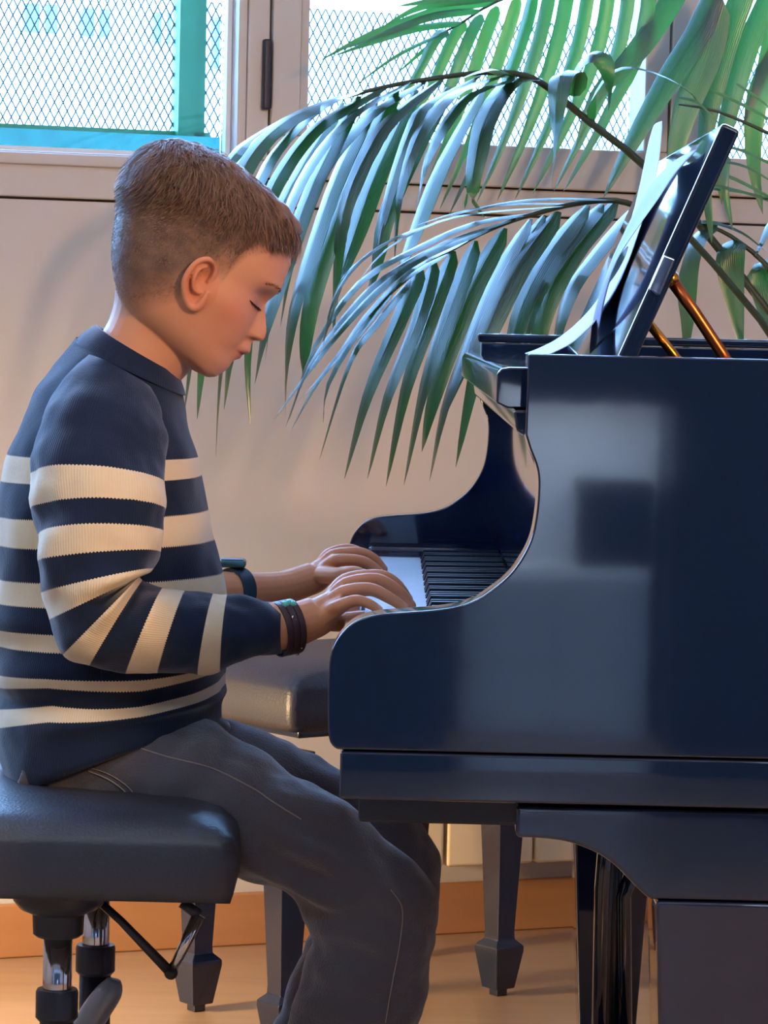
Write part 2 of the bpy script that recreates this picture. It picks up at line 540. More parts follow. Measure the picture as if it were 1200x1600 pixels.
mesh_o['kind'] = 'stuff'
sol = mesh_o.modifiers.new('solid', 'SOLIDIFY'); sol.thickness = 0.0015

pave = make('pavement', [wl(-9, -.1, -.13), wl(9, -.1, -.13), wl(14, -.1, -14), wl(-14, -.1, -14)], [(3, 2, 1, 0)], M_pave)
tag(pave, kind='structure')
house = thing('house', wl(0, -.1, -9.0), 'white rendered house across the yard with pale blue windows', 'building')
ho = -9.0
hz0, hz1 = -.1, SZ(300, -60, ho)[1]
wbox('wall', -6, 9, hz0, hz1, ho - 1.0, ho, M_white, house)
for (a, b, c, d) in ((35, 85, 6, 54), (124, 166, 14, 60), (238, 262, 20, 70), (330, 352, 28, 110)):
    s_a, zt = SZ(a, c, ho); s_b, zb_ = SZ(b, d, ho)
    w_ = wbox('window', s_a, s_b, zb_, zt, ho, ho + .05, M_bluewin, house)
    wbox('mullion', (s_a + s_b) / 2 - .01, (s_a + s_b) / 2 + .01, zb_, zt, ho + .051, ho + .07, M_white, w_)

# ---- behind the camera: unseen cabinets, sideboard and box added to shape the lacquer's reflections
def cabinet(x0, x1, z0, z1, dep, label, nd=2):
    t = thing('cabinet', ((x0 + x1) / 2, YF + dep / 2, z0), label, 'cabinet', 'dark cabinets added for the piano reflection')
    box('body', x0, x1, YF + .001, YF + dep, z0, z1, M_darkwood, t, bevel=.006)
    w = (x1 - x0 - .02) / nd
    for k in range(nd):
        dr = box('door', x0 + .012 + k * w, x0 + .008 + (k + 1) * w, YF + dep + .001, YF + dep + .02, z0 + .04, z1 - .04, M_darkwood, t, bevel=.004)
        box('handle', x0 + .04 + k * w, x0 + .055 + k * w, YF + dep + .021, YF + dep + .05, (z0 + z1) / 2 - .07, (z0 + z1) / 2 + .07, M_chrome, dr, bevel=.003)


cabinet(0.70, 2.5, 0, 2.1, .5, 'tall dark cabinet added for the piano reflection at the right of the front wall')
cabinet(-2.2, 0.16, 0, 2.1, .5, 'tall dark cabinet added for the piano reflection at the left of the front wall', 3)
cabinet(0.162, 0.698, 0.84, 2.1, .5, 'dark wall cupboard added for the piano reflection between the two tall cabinets', 1)

fl = thing('floor_lamp', (LOWLAMP[0], LOWLAMP[1], 0), 'small floor lamp with a paper shade standing left of the bench', 'lamp')
lathe('base', [(.09, 0), (.09, .012), (.02, .02)], (LOWLAMP[0] - .12, LOWLAMP[1] - .12, 0), M_rubber, fl)
tube('pole', [(LOWLAMP[0] - .12, LOWLAMP[1] - .12, .015), (LOWLAMP[0] - .12, LOWLAMP[1] - .12, .60)], .008, M_chrome, fl)
lathe('shade', [(.10, 0), (.101, .001), (.06, .14), (.059, .139)], (LOWLAMP[0] - .12, LOWLAMP[1] - .12, .46), M_curtain, fl)
wlp = thing('standing_lamp', (WARM[0] + .25, WARM[1] - .2, 0), 'tall standing lamp behind the photographer on the right', 'lamp')
lathe('base', [(.14, 0), (.14, .015), (.02, .025)], (WARM[0] + .25, WARM[1] - .2, 0), M_rubber, wlp)
tube('pole', [(WARM[0] + .25, WARM[1] - .2, .02), (WARM[0] + .25, WARM[1] - .2, 2.1), (WARM[0] + .1, WARM[1] - .1, 2.12)], .01, M_chrome, wlp)
sb_d = thing('sideboard', (.43, YF + .2, 0), 'low white sideboard added in the niche for the piano reflection', 'sideboard')  # added unseen as a pale patch for the lacquer to mirror
box('body', .19, .67, YF + .001, YF + .22, 0, .42, M_white, sb_d, bevel=.004)
box('door', .20, .43, YF + .221, YF + .236, .03, .40, M_white, sb_d, bevel=.003)
box('door', .435, .66, YF + .221, YF + .236, .03, .40, M_white, sb_d, bevel=.003)

bxs = thing('reflection_box', (.58, YF + .1, .42), 'dark lidded box added on the white sideboard for the piano reflection', 'box')  # added unseen to make the dark notch in the reflection
box('body', .49, .67, YF + .03, YF + .2, .421, .60, M_darkwood, bxs, bevel=.004)
box('lid', .485, .675, YF + .025, YF + .205, .601, .64, M_darkwood, bxs, bevel=.004)
# ------------------------------------------------------------------ grand piano
YN, YFAR = 2.80, 4.205          # outer face of the near arm, inner face of the far arm
TH = 0.045
piano = thing('grand_piano', (0.6, 3.5, 0), 'black lacquered grand piano with curved arms and open keyboard', 'piano')


def XZ(px, py, Y=YN):
    p = W(px, py, Y)
    return (p.x, p.z)


edge = [(825, 553), (824, 600), (822, 650), (821, 679), (828, 702), (837, 725), (841, 745), (841, 770), (838, 803), (832, 835), (822, 860), (806, 886),
        (790, 904), (770, 920), (746, 936), (717, 947), (680, 953), (640, 956), (600, 959), (572, 964), (553, 972), (537, 986), (524, 1004), (516, 1026), (513, 1060),
        (512, 1110), (513, 1146), (517, 1162), (526, 1171)]
sm = crom(edge[3:], 3)
outl = [XZ(*p) for p in edge[:3]] + [XZ(*p) for p in sm]
z_top = XZ(825, 553)[1]
z_bed = XZ(526, 1171)[1]
z_bed0 = XZ(600, 1251)[1]
XC = 0.62
arm_outline = [(XC, z_top)] + outl + [(XC, z_bed)]
arm_outline[1] = (arm_outline[1][0], z_top)
arm_n = prism('arm', arm_outline, YN, YN + TH, M_piano, piano, bevel=0.007, segs=4)
arm_f = prism('arm', arm_outline, YFAR, YFAR + TH, M_piano, piano, bevel=0.007, segs=4)
# base moulding below each arm, and the key bed between
xb = XZ(531, 1200)[0]
for y in (YN, YFAR):
    box('base_rail', xb, XC, y + .001, y + TH + .02, z_bed0, z_bed - .0015, M_piano, piano, bevel=0.003)
box('key_bed', -0.03, 0.55, YN + TH + .021, YFAR - .001, z_bed0 + 0.004, 0.672, M_pianomat, piano, bevel=0.002)
box('key_slip', -0.040, -0.022, YN + TH + .001, YFAR - .001, 0.665, 0.712, M_piano, piano, bevel=0.003)
# cross beam under the bed
zb0 = W(700, 1288, 2.98).z
box('cross_beam', W(560, 1270, 2.98).x, 0.5, 2.98, 4.05, zb0, z_bed0 + .0035, M_pianomat, piano, bevel=0.003)
# keys
KX0, KX1 = -0.018, 0.150
ZK = 0.722
y_lo, y_hi = YN + TH + 0.045, YFAR - 0.040
pk = (y_hi - y_lo) / 52
wme = pydata('white_key', box8(0, KX1 - KX0, 0.0008, pk - 0.0008, -0.020, 0), BOXF)
bw = 0.0105
bme = pydata('black_key', [(0, -bw / 2, -0.004), (.103, -bw / 2, -0.004), (.103, bw / 2, -0.004), (0, bw / 2, -0.004),
                           (0.006, -bw / 2 + .001, 0.0115), (.103, -bw / 2 + .001, 0.0125), (.103, bw / 2 - .001, 0.0125), (0.006, bw / 2 - .001, 0.0115)], BOXF)
po = ORG[piano.name]
for i in range(52):                       # the bass end is the far end
    o = add_obj('white_key', wme, M_ivory, piano)
    o.location = Vector((KX0, y_hi - (i + 1) * pk, ZK)) - po
    if i == 0:
        bv = None
    if i % 7 in (0, 2, 3, 5, 6) and i < 51:
        o = add_obj('black_key', bme, M_ebony, piano)
        o.location = Vector((KX1 - .1035, y_hi - (i + 1) * pk, ZK)) - po
box('cheek_block', -0.020, .15, YN + TH + .001, y_lo - .001, .68, .735, M_piano, piano, bevel=.006)
box('cheek_block', -0.020, .15, y_hi + .001, YFAR - .001, .68, .735, M_piano, piano, bevel=.006)
# fall board standing up behind the keys and mirroring them
box('fallboard', 0.151, 0.170, YN + TH + .002, YFAR - .002, .70, .935, M_piano, piano, bevel=0.003)
# lower lip of the folded lid, then the front rail of the music shelf
prism('fallboard_lip', [(0.113, .953), (0.116, .934), (0.124, .929), (0.165, .936), (0.165, .953)], YN + TH + .003, YFAR - .003, M_piano, piano, bevel=0.003)
xr0 = W(776, 600, 2.865).x
prism('shelf_rail', [(xr0, .985), (xr0 + .004, .989), (xr0 + .012, .9905), (.175, .9905), (.175, .9535), (xr0 + .010, .9535), (xr0, .958)], YN + TH + .020, YFAR + .010, M_piano, piano, bevel=0.002)
box('music_shelf', 0.176, 0.50, YN + TH + .03, YFAR - .03, .955, .972, M_piano, piano, bevel=0.003)
# raised ledge along the far side
box('lid_ledge', xr0 + .020, XC, YFAR + .012, YFAR + TH - .002, z_top + .0005, z_top + .012, M_piano, piano, bevel=.003)
# curved case behind the arms
pl = [(XC, YN), (0.95, YN), (1.18, YN + .06), (1.36, YN + .24), (1.50, YN + .46), (1.70, YN + .66), (1.92, YN + .80), (2.0, YN + 1.0), (2.0, YN + 1.22), (1.92, YN + 1.38), (1.76, YFAR + TH), (XC, YFAR + TH)]
pl = [(XC, YN)] + [tuple(p) for p in crom(pl[1:-1], 4)] + [(XC, YFAR + TH)]


def offset_in(p, d):
    out = []
    for i, q in enumerate(p):
        a = Vector(p[max(i - 1, 0)]); b = Vector(p[min(i + 1, len(p) - 1)])
        t = (b - a).normalized(); nrm = Vector((-t.y, t.x))
        if nrm.dot(Vector((1.1, 3.5)) - Vector(q)) < 0: nrm = -nrm
        out.append((q[0] + nrm.x * d, q[1] + nrm.y * d))
    return out


pi_ = offset_in(pl, TH)
pi_[0] = (XC, YN + TH); pi_[-1] = (XC, YFAR)
n = len(pl); v = []; f = []
for (a, b) in zip(pl, pi_):
    v += [(a[0], a[1], z_bed0), (a[0], a[1], z_top), (b[0], b[1], z_top), (b[0], b[1], z_bed0)]
for i in range(n - 1):
    for k in range(4):
        f.append((i * 4 + k, i * 4 + (k + 1) % 4, i * 4 + 4 + (k + 1) % 4, i * 4 + 4 + k))
f += [(0, 1, 2, 3), (n * 4 - 1, n * 4 - 2, n * 4 - 3, n * 4 - 4)]
o = make('rim', v, f, M_piano, piano)
bmx = bmesh.new(); bmx.from_mesh(o.data); bmesh.ops.recalc_face_normals(bmx, faces=bmx.faces); bmx.to_mesh(o.data); bmx.free()
pp = pi_
v = [(x, y, .86) for x, y in pp] + [(x, y, .88) for x, y in pp]
nn = len(pp)
f = [tuple(range(nn - 1, -1, -1)), tuple(range(nn, 2 * nn))] + [(i, (i + 1) % nn, nn + (i + 1) % nn, nn + i) for i in range(nn)]
make('iron_plate', v, f, mat('gold_plate', lin(96, 76, 40), rough=.4, metal=.6, noise_amt=.1), piano)
# bracket and near leg
yl0, yl1 = YN + .015, YN + .125
br = [(806, 1259), (806, 1309), (850, 1311), (890, 1317), (930, 1332), (960, 1352), (985, 1377), (1005, 1397), (1018, 1406)]
brw = [XZ(*p, Y=yl0) for p in br]
zl = brw[-1][1]; xl = brw[-1][0]
bo = [brw[0]] + [brw[1]] + [tuple(p) for p in crom(brw[1:], 4)[1:]] + [(xl + .13, zl), (xl + .13, brw[0][1])]
bo = [(x, min(z, z_bed0 - .0005)) for x, z in bo]


def leg(yA, yB, name='leg'):
    ins = 0.022
    v = [(xl + .004, yA, zl - .001), (xl + .122, yA, zl - .001), (xl + .122, yB, zl - .001), (xl + .004, yB, zl - .001),
         (xl + .004 + ins, yA + ins, .10), (xl + .122 - ins, yA + ins, .10), (xl + .122 - ins, yB - ins, .10), (xl + .004 + ins, yB - ins, .10)]
    o = make('leg', v, [tuple(reversed(q)) for q in BOXF], M_piano, piano, bevel=.004)
    cx, cy = xl + .063, (yA + yB) / 2
    c = lathe('caster', [(.022, .0985), (.022, .075), (.012, .07), (.012, .05), (.028, .045), (.03, .02), (.022, 0)], (cx, cy, 0), M_brass, piano, n=16)
    return o


for (a, b) in ((yl0, yl1), (YFAR + TH - .125, YFAR + TH - .015)):
    prism('leg_bracket', bo, a, b, M_piano, piano, bevel=.004)
    leg(a, b)
# tail leg (hidden from here) and pedal lyre
v = [(1.62, 3.55, z_bed0 - .001), (1.74, 3.55, z_bed0 - .001), (1.74, 3.67, z_bed0 - .001), (1.62, 3.67, z_bed0 - .001), (1.65, 3.58, .0), (1.71, 3.58, .0), (1.71, 3.64, .0), (1.65, 3.64, .0)]
make('leg', v, [tuple(reversed(q)) for q in BOXF], M_piano, piano, bevel=.004)
YL = 3.52
lx = lambda px: W(px, 1350, YL).x
lz = lambda py: W(960, py, YL).z
box('lyre_block', lx(925), lx(1040), YL - .16, YL + .16, lz(1180), z_bed0 - .0005, M_piano, piano, bevel=.004)
for px in (945, 962, 978):
    tube('lyre_rod', [(lx(px), YL - .05 + (px - 945) * .003, lz(1180)), (lx(px), YL - .05 + (px - 945) * .003, .2)], .0055, M_pianomat, piano, n=10)
tube('lyre_post', [(lx(938), YL - .12, lz(1180)), (lx(930), YL - .11, lz(1360)), (lx(935), YL - .08, .2)], .008, M_piano, piano, n=10)
tube('lyre_brace', [(lx(1000), YL, lz(1330)), (lx(975), YL, lz(1400)), (lx(985), YL - .0, .2)], .009, M_piano, piano, n=10)
box('pedal_box', lx(915), lx(1040), YL - .13, YL + .13, .12, .2, M_piano, piano, bevel=.006)
for k in (-1, 0, 1):
    make('pedal', [(lx(800), YL + k * .07 - .012, .09), (lx(915), YL + k * .07 - .009, .14), (lx(915), YL + k * .07 + .009, .14), (lx(800), YL + k * .07 + .012, .09),
                   (lx(800), YL + k * .07 - .012, .097), (lx(915), YL + k * .07 - .009, .147), (lx(915), YL + k * .07 + .009, .147), (lx(800), YL + k * .07 + .012, .097)], BOXF, M_brass, piano, bevel=.002)
# music desk leaning back on two brass props
YD0, YD1 = 3.05, 3.92
dz = lambda: None
A = W(1129, 191, YD0); B = W(967, 553, YD0)
dirv = (A - B).normalized()
B2 = B + dirv * ((.9725 - B.z) / dirv.z)
th = Vector((dirv.z, 0, -dirv.x)) * 0.019
dsk = [(B2.x, B2.z), (A.x, A.z), (A.x + th.x, A.z + th.z), (B2.x + th.x * 1.05, B2.z)]
desk = prism('music_desk', dsk, YD0, YD1, M_piano, piano, bevel=.004, segs=3)
pc = W(1030, 447, YD0)
cl = [W(1013, 452, YD0), W(1037, 398, YD0), W(1055, 405, YD0), W(1030, 463, YD0)]
v = [p + Vector((0, -.006, 0)) for p in cl] + [p + Vector((0, .02, 0)) for p in cl]
make('desk_clamp', v, [(0, 1, 2, 3), (7, 6, 5, 4), (0, 4, 5, 1), (1, 5, 6, 2), (2, 6, 7, 3), (3, 7, 4, 0)], M_chrome, piano, bevel=.002)
k1 = W(1048, 436, YD0 + .015)
v, f = ball(k1, .0085, n=10)
make('hinge_knob', v, f, M_brass, piano, smooth=True)
tube('prop_rod', [k1, W(1085, 487, YD0 + .015), W(1128, 552, YD0 + .015), W(1150, 588, YD0 + .015)], [.0062, .0058, .0058, .0058], M_copper, piano, n=14)
k2 = W(1003, 492, 3.62)
tube('prop_rod', [k2, W(1052, 553, 3.62), W(1072, 580, 3.62)], .0055, M_brass, piano, n=14)

# ------------------------------------------------------------------ sheets of music
def sheet(name, prof, y0, y1, label, ny=8, flare=0.0, m=None, y0t=None):
    pr = crom([(p.x, p.z) for p in prof], 6)
    v = []; f = []
    m_ = len(pr)
    for j in range(ny + 1):
        t = j / ny
        for i, (x, z) in enumerate(pr):
            u = i / (m_ - 1)
            ya = y0 + ((y0t or y0) - y0) * u
            y = ya + (y1 - ya) * t
            v.append((x - flare * math.sin(t * 3.1) * u * u * .5 + .002 * math.sin(9 * u + 4 * t), y, z))
    for j in range(ny):
        for i in range(m_ - 1):
            a = j * m_ + i
            f.append((a, a + 1, a + m_ + 1, a + m_))
    o = make(name, v, f, m or M_paper, None, smooth=True)
    s = o.modifiers.new('thick', 'SOLIDIFY'); s.thickness = .0004
    return tag(o, label, 'sheet music', 'loose sheets on the music desk')


ps = lambda pts, Y: [W(a, b, Y) for a, b in pts]
sheet('music_sheet', ps([(822, 552), (842, 545), (872, 529), (905, 500), (935, 462), (960, 415), (980, 362), (997, 310), (1008, 262), (1014, 225), (1019, 199)], 3.70), 3.34, 3.70,
      'loose music page curling forward over the front rail', flare=.0, y0t=3.58)
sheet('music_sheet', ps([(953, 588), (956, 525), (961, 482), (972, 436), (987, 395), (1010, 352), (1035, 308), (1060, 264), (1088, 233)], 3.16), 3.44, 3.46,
      'music page coloured as in shade, resting against the desk, its top corner bent back', m=M_paper_shade, y0t=3.15)

# ------------------------------------------------------------------ adjustable bench under the boy
bx = lambda px, Y=3.2: W(px, 1300, Y).x
YB0, YB1 = 3.18, 3.74
M_footm = mat('grey_metal', lin(150, 155, 162), rough=.3, metal=.25)
bench = thing('piano_bench', (-.33, 3.46, 0), 'padded black leather bench on chrome posts that the boy sits on', 'bench')
zt, zm, zb = W(300, 1268, YB0).z, W(300, 1310, YB0).z, W(300, 1411, YB0).z
x1 = W(361, 1340, YB0).x; x0 = x1 - .37


def cushion(name, x0, x1, y0, y1, z0, zm, zt, m, parent, rot=0, c=None, r=.02, puff=.012, nx=24, ny=24):
    v = []; f = []
    xs = np.linspace(x0, x1, nx); ys = np.linspace(y0, y1, ny)
    bm = bmesh.new()
    def P(i, j, top):
        x, y = xs[i], ys[j]
        u = (x - x0) / (x1 - x0) * 2 - 1; w = (y - y0) / (y1 - y0) * 2 - 1
        z = zm + (zt - zm) * (max(0, (1 - abs(u) ** 5)) * max(0, (1 - abs(w) ** 5))) ** .5 if top else z0
        return Vector((x, y, z))
    vt = [[bm.verts.new(P(i, j, True)) for j in range(ny)] for i in range(nx)]
    for i in range(nx - 1):
        for j in range(ny - 1):
            bm.faces.new((vt[i][j], vt[i + 1][j], vt[i + 1][j + 1], vt[i][j + 1]))
    loop = [vt[i][0] for i in range(nx)] + [vt[nx - 1][j] for j in range(1, ny)] + [vt[i][ny - 1] for i in range(nx - 2, -1, -1)] + [vt[0][j] for j in range(ny - 2, 0, -1)]
    cx, cy = (x0 + x1) / 2, (y0 + y1) / 2
    prev = loop
    for t, g in ((.15, .003), (.5, .005), (.85, .003), (1.0, 0), (1.0, -.03)):
        nl = []
        for vv in loop:
            d = Vector((np.sign(round(vv.co.x - cx, 4)) * (abs(vv.co.x - cx) > (x1 - x0) / 2 - 1e-4), np.sign(vv.co.y - cy) * (abs(vv.co.y - cy) > (y1 - y0) / 2 - 1e-4), 0))
            nl.append(bm.verts.new((vv.co.x + d.x * g, vv.co.y + d.y * g, vv.co.z + (z0 - vv.co.z) * t)))
        for k in range(len(loop)):
            a, b = k, (k + 1) % len(loop)
            bm.faces.new((prev[a], nl[a], nl[b], prev[b]))
        prev = nl
    bm.faces.new(prev)
    bmesh.ops.recalc_face_normals(bm, faces=bm.faces)
    if rot:
        R = Matrix.Rotation(rot, 4, 'Z')
        for q in bm.verts:
            q.co = R @ (q.co - Vector(c)) + Vector(c)
    me = bpy.data.meshes.new(name)
    og = ORG.get(parent.name, Vector((0, 0, 0)))
    for q in bm.verts: q.co -= og
    bm.to_mesh(me); bm.free()
    return add_obj(name, me, m, parent, smooth=True)


cushion('seat', x0, x1, YB0, YB1, zb, zm, zt, M_leather, bench)
xp = W(90, 1500, 3.34).x
for (yy, px, pxd) in ((3.34, 90, 0), (3.60, 149, 0)):
    X = W(px, 1500, yy).x
    k = yy / F
    zA = zb - .001
    col = lathe('bell_housing', [(.048, 0), (.048, -.028), (.041, -.037), (.0275, -.043), (.0265, -.064), (.023, -.067)], (X, yy, zA), M_rubber, bench)
    tube('chrome_post', [(X, yy, zA - .06), (X, yy, .26)], .0155, M_chrome, bench, n=24)
    zc = 1.03 - 1066 * 3.34 / F if yy < 3.5 else 1.03 - 994 * 3.60 / F
    lathe('collar', [(.021, 0), (.0225, -.003), (.0225, -.03), (.019, -.034)], (X, yy, zc), M_rubber, bench)
    tube('lower_tube', [(X, yy, zc - .03), (X, yy, .05)], .018, M_rubber, bench, n=20)
    # splayed foot
    if yy > 3.5:
        fp = [W(178, 1530, 3.57), W(172, 1548, 3.57), W(150, 1580, 3.57), W(115, 1640, 3.57), W(60, 1740, 3.57)]
        tube('foot', fp, [.008, .0145, .0165, .0165, .015], M_footm, bench, n=18, sub=4)
    make('base_plate', box8(X - .2, X + .2, yy - .03, yy + .03, 0, .03), BOXF, M_rubber, bench, bevel=.008)
# height lever
h0 = W(160, 1413, 3.36); h1 = W(267, 1520, 3.36); h2 = W(311, 1430, 3.36); h3 = W(284, 1410, 3.36)
tube('lever_arm', [h0, W(190, 1440, 3.36), h1], [.0045, .0045, .0058], M_rubber, bench, n=10)
v, f = ball(h1, .0075, n=8); make('lever_joint', v, f, M_rubber, bench, smooth=True)
tube('lever_handle', [h1, h2], [.0052, .0075], M_chrome, bench, n=12)
tube('lever_pivot', [h2, h3], .006, M_rubber, bench, n=10)

# ------------------------------------------------------------------ second bench by the wall
L1 = Vector((-.262, 4.70, 0)); L2 = Vector((-.125, 4.42, 0)); L3 = Vector((.192, 4.86, 0)); L4 = L1 + L3 - L2
b2 = thing('wooden_bench', (L2 + L4) / 2, 'black bench with padded seat and tapered spade-foot legs by the wall', 'bench')
M_bleg = mat('black_bench_wood', lin(22, 34, 56), rough=.22, coat=.3)


def spade_leg(p, ang, name='leg'):
    R = Matrix.Rotation(ang, 3, 'Z')
    prof = [(.43, .027), (.36, .027), (.30, .025), (.10, .0165), (.088, .017), (.078, .027), (.07, .027), (.012, .018), (.010, .010), (0, .010)]
    rings = [[p + R @ Vector((sx_ * h, sy_ * h, 0)) + Vector((0, 0, z)) for sx_, sy_ in ((-1, -1), (1, -1), (1, 1), (-1, 1))] for z, h in prof]
    v, f = rings_mesh(rings)
    return make('leg', v, [tuple(reversed(q)) for q in f], M_bleg, b2, bevel=.0015)


ANG = math.radians(38)
for q in (L1, L2, L3, L4):
    spade_leg(q, ANG)
cc = Vector((0.0, 0, 0))
c1 = W(460, 1145, 4.40); z2b = c1.z; z2t = W(460, 1058, 4.40).z
ex = Vector((math.cos(ANG), math.sin(ANG), 0)); ey_ = Vector((-math.sin(ANG), math.cos(ANG), 0))
cen = Vector((c1.x, c1.y, 0)) + ex * .28 + ey_ * .19
cushion('seat', cen.x - .28, cen.x + .28, cen.y - .19, cen.y + .19, z2b, z2t - .012, z2t + .012, M_leather, b2, rot=ANG, c=cen)
v = []
for s, t in ((-.25, -.16), (.25, -.16), (.25, .16), (-.25, .16)):
    v.append(cen + ex * s + ey_ * t + Vector((0, 0, z2b - .014)))
v += [q + Vector((0, 0, .0135)) for q in v]
make('apron', v, BOXF, M_bleg, b2, bevel=.003)

# ------------------------------------------------------------------ palm
palm = thing('potted_palm', (.80, 4.95, 0), 'tall potted palm with long drooping fronds in front of the windows', 'plant')
lathe('pot', [(.12, 0), (.15, .25), (.165, .26), (.165, .30), (.145, .30), (.14, .26)], (.80, 4.95, 0), M_pot, palm)
tube('trunk', [(.80, 4.95, .26), (.79, 4.95, .45), (.78, 4.94, .62)], [.045, .04, .03], M_stem, palm, n=14, sub=3)
NLEAF = [0]


def leaflet(frond, pts, width, ndir, fold=.25):
    """pts: world points base to tip; a V-folded tapering ribbon"""
    segs = 3 if len(pts) > 4 else 4
    c = crom([list(p) for p in pts], segs)
    n = len(c)
    v = []; f = []; uv = []
    acc = 0
    for i in range(n):
        p = Vector(c[i])
        t = (Vector(c[min(i + 1, n - 1)]) - Vector(c[max(i - 1, 0)])).normalized()
        u = i / (n - 1)
        w = width * min(1, (u / .12) ** .6 * .75 + .25) * (1 - max(0, (u - .35) / .65) ** 1.7) * .5 + .0003
        sd = t.cross(ndir)
        if sd.length < 1e-4: sd = Vector((1, 0, 0))
        sd.normalize()
        nn_ = sd.cross(t).normalized()
        if i: acc += (p - Vector(c[i - 1])).length
        v += [p - sd * w - nn_ * w * fold, p, p + sd * w - nn_ * w * fold]
        uv += [(0, acc * 40), (1, acc * 40), (2, acc * 40)]
    for i in range(n - 1):
        a = i * 3
        f += [(a, a + 1, a + 4, a + 3), (a + 1, a + 2, a + 5, a + 4)]
    o = make('leaflet', v, f, M_leaf, frond, smooth=True)
    ul = o.data.uv_layers.new(name='UVMap')
    for li, l in enumerate(o.data.loops):
        ul.data[li].uv = uv[l.vertex_index]
    NLEAF[0] += 1
    return o


def frond(rachis, r0, r1, leaves, ndir, Yf, jitter=.02, petiole=True, droop=0.0, wide=1.0):
    pts = [Yf(*p) for p in rachis]
    base = Vector((.79, 4.94, .60))
    if petiole:
        p0 = pts[0]
        mid = base.lerp(p0, .5) + Vector((.02, 0, .06))
        pts = [base, mid] + pts
    nr = len(pts)
    fr = tube('frond', pts, [r0 + (r1 - r0) * i / (nr - 1) for i in range(nr)], M_stem, palm, n=7, sub=3)
    for row in leaves:
        w, lp = row[0], row[1]
        j = random.uniform(-jitter, jitter)
        P = []
        for i, (x, y) in enumerate(lp):
            u = i / (len(lp) - 1)
            q = Yf(x, y)
            d = (q - CO).normalized()
            q = q + d * ((j - droop * math.sin(u * 2.2)) * (1 if u > 0 else .3))
            P.append(q)
        nd = (Vector(ndir) + Vector((random.uniform(-.25, .25), random.uniform(-.15, .15), random.uniform(-.1, .1)))).normalized()
        leaflet(fr, P, w * wide * 4.9 / F, nd)
    return fr


# frond against the glass, green with the light behind it
near_glass = lambda x, y: WP(x, y, .16)
F1 = []
xs = [680, 707, 732, 757, 790, 815, 842, 872, 905, 938, 970, 1003]
tips = [(606, 178), (628, 210), (640, 255), (660, 305), (687, 327), (701, 337), (745, 316), (777, 313), (805, 311), (832, 303), (864, 301), (880, 300)]
for x, tp in zip(xs, tips):
    yb_ = 60 - (x - 680) * .50
    F1.append((21 if x < 800 else 25, [(x + 20, yb_ - 12), (x, 60), ((x + tp[0]) / 2 + 6, (60 + tp[1]) / 2), tp]))
F1 += [(50, [(1120, -20), (1090, 50), (1045, 120), (985, 225), (943, 309)]),
       (48, [(1125, 0), (1108, 80), (1075, 160), (1055, 235), (1040, 330)]),
       (40, [(1085, -60), (1030, 30), (985, 90), (930, 150), (900, 230)]),
       (46, [(1180, -60), (1140, 40), (1115, 130), (1100, 220), (1092, 300)]),
       (40, [(1230, -60), (1180, 40), (1150, 130), (1125, 240), (1128, 320)]),
       (40, [(1240, 40), (1200, 110), (1180, 170), (1178, 260), (1192, 335)]),
       (34, [(1260, -30), (1215, 40), (1195, 100), (1160, 200)]),
       (16, [(777, 2), (700, 12), (620, 38), (560, 62), (498, 96)]),
       (15, [(750, 16), (680, 24), (610, 48), (540, 76)]),
       (14, [(722, 35), (650, 44), (580, 66), (520, 88)]),
       (7, [(692, 52), (640, 76), (600, 100), (553, 136)]),
       (7, [(700, 48), (660, 80), (620, 115)]),
       (16, [(800, -10), (740, -2), (660, 10), (600, 40)]),
       (18, [(840, -30), (760, -12), (690, -2), (620, 10)])]
frond([(1260, 150), (1230, 20), (1130, -90), (1000, -80), (900, -45), (777, 2), (722, 35), (690, 52)], .006, .0015, F1, (-.25, -.9, .3), near_glass, jitter=.03)
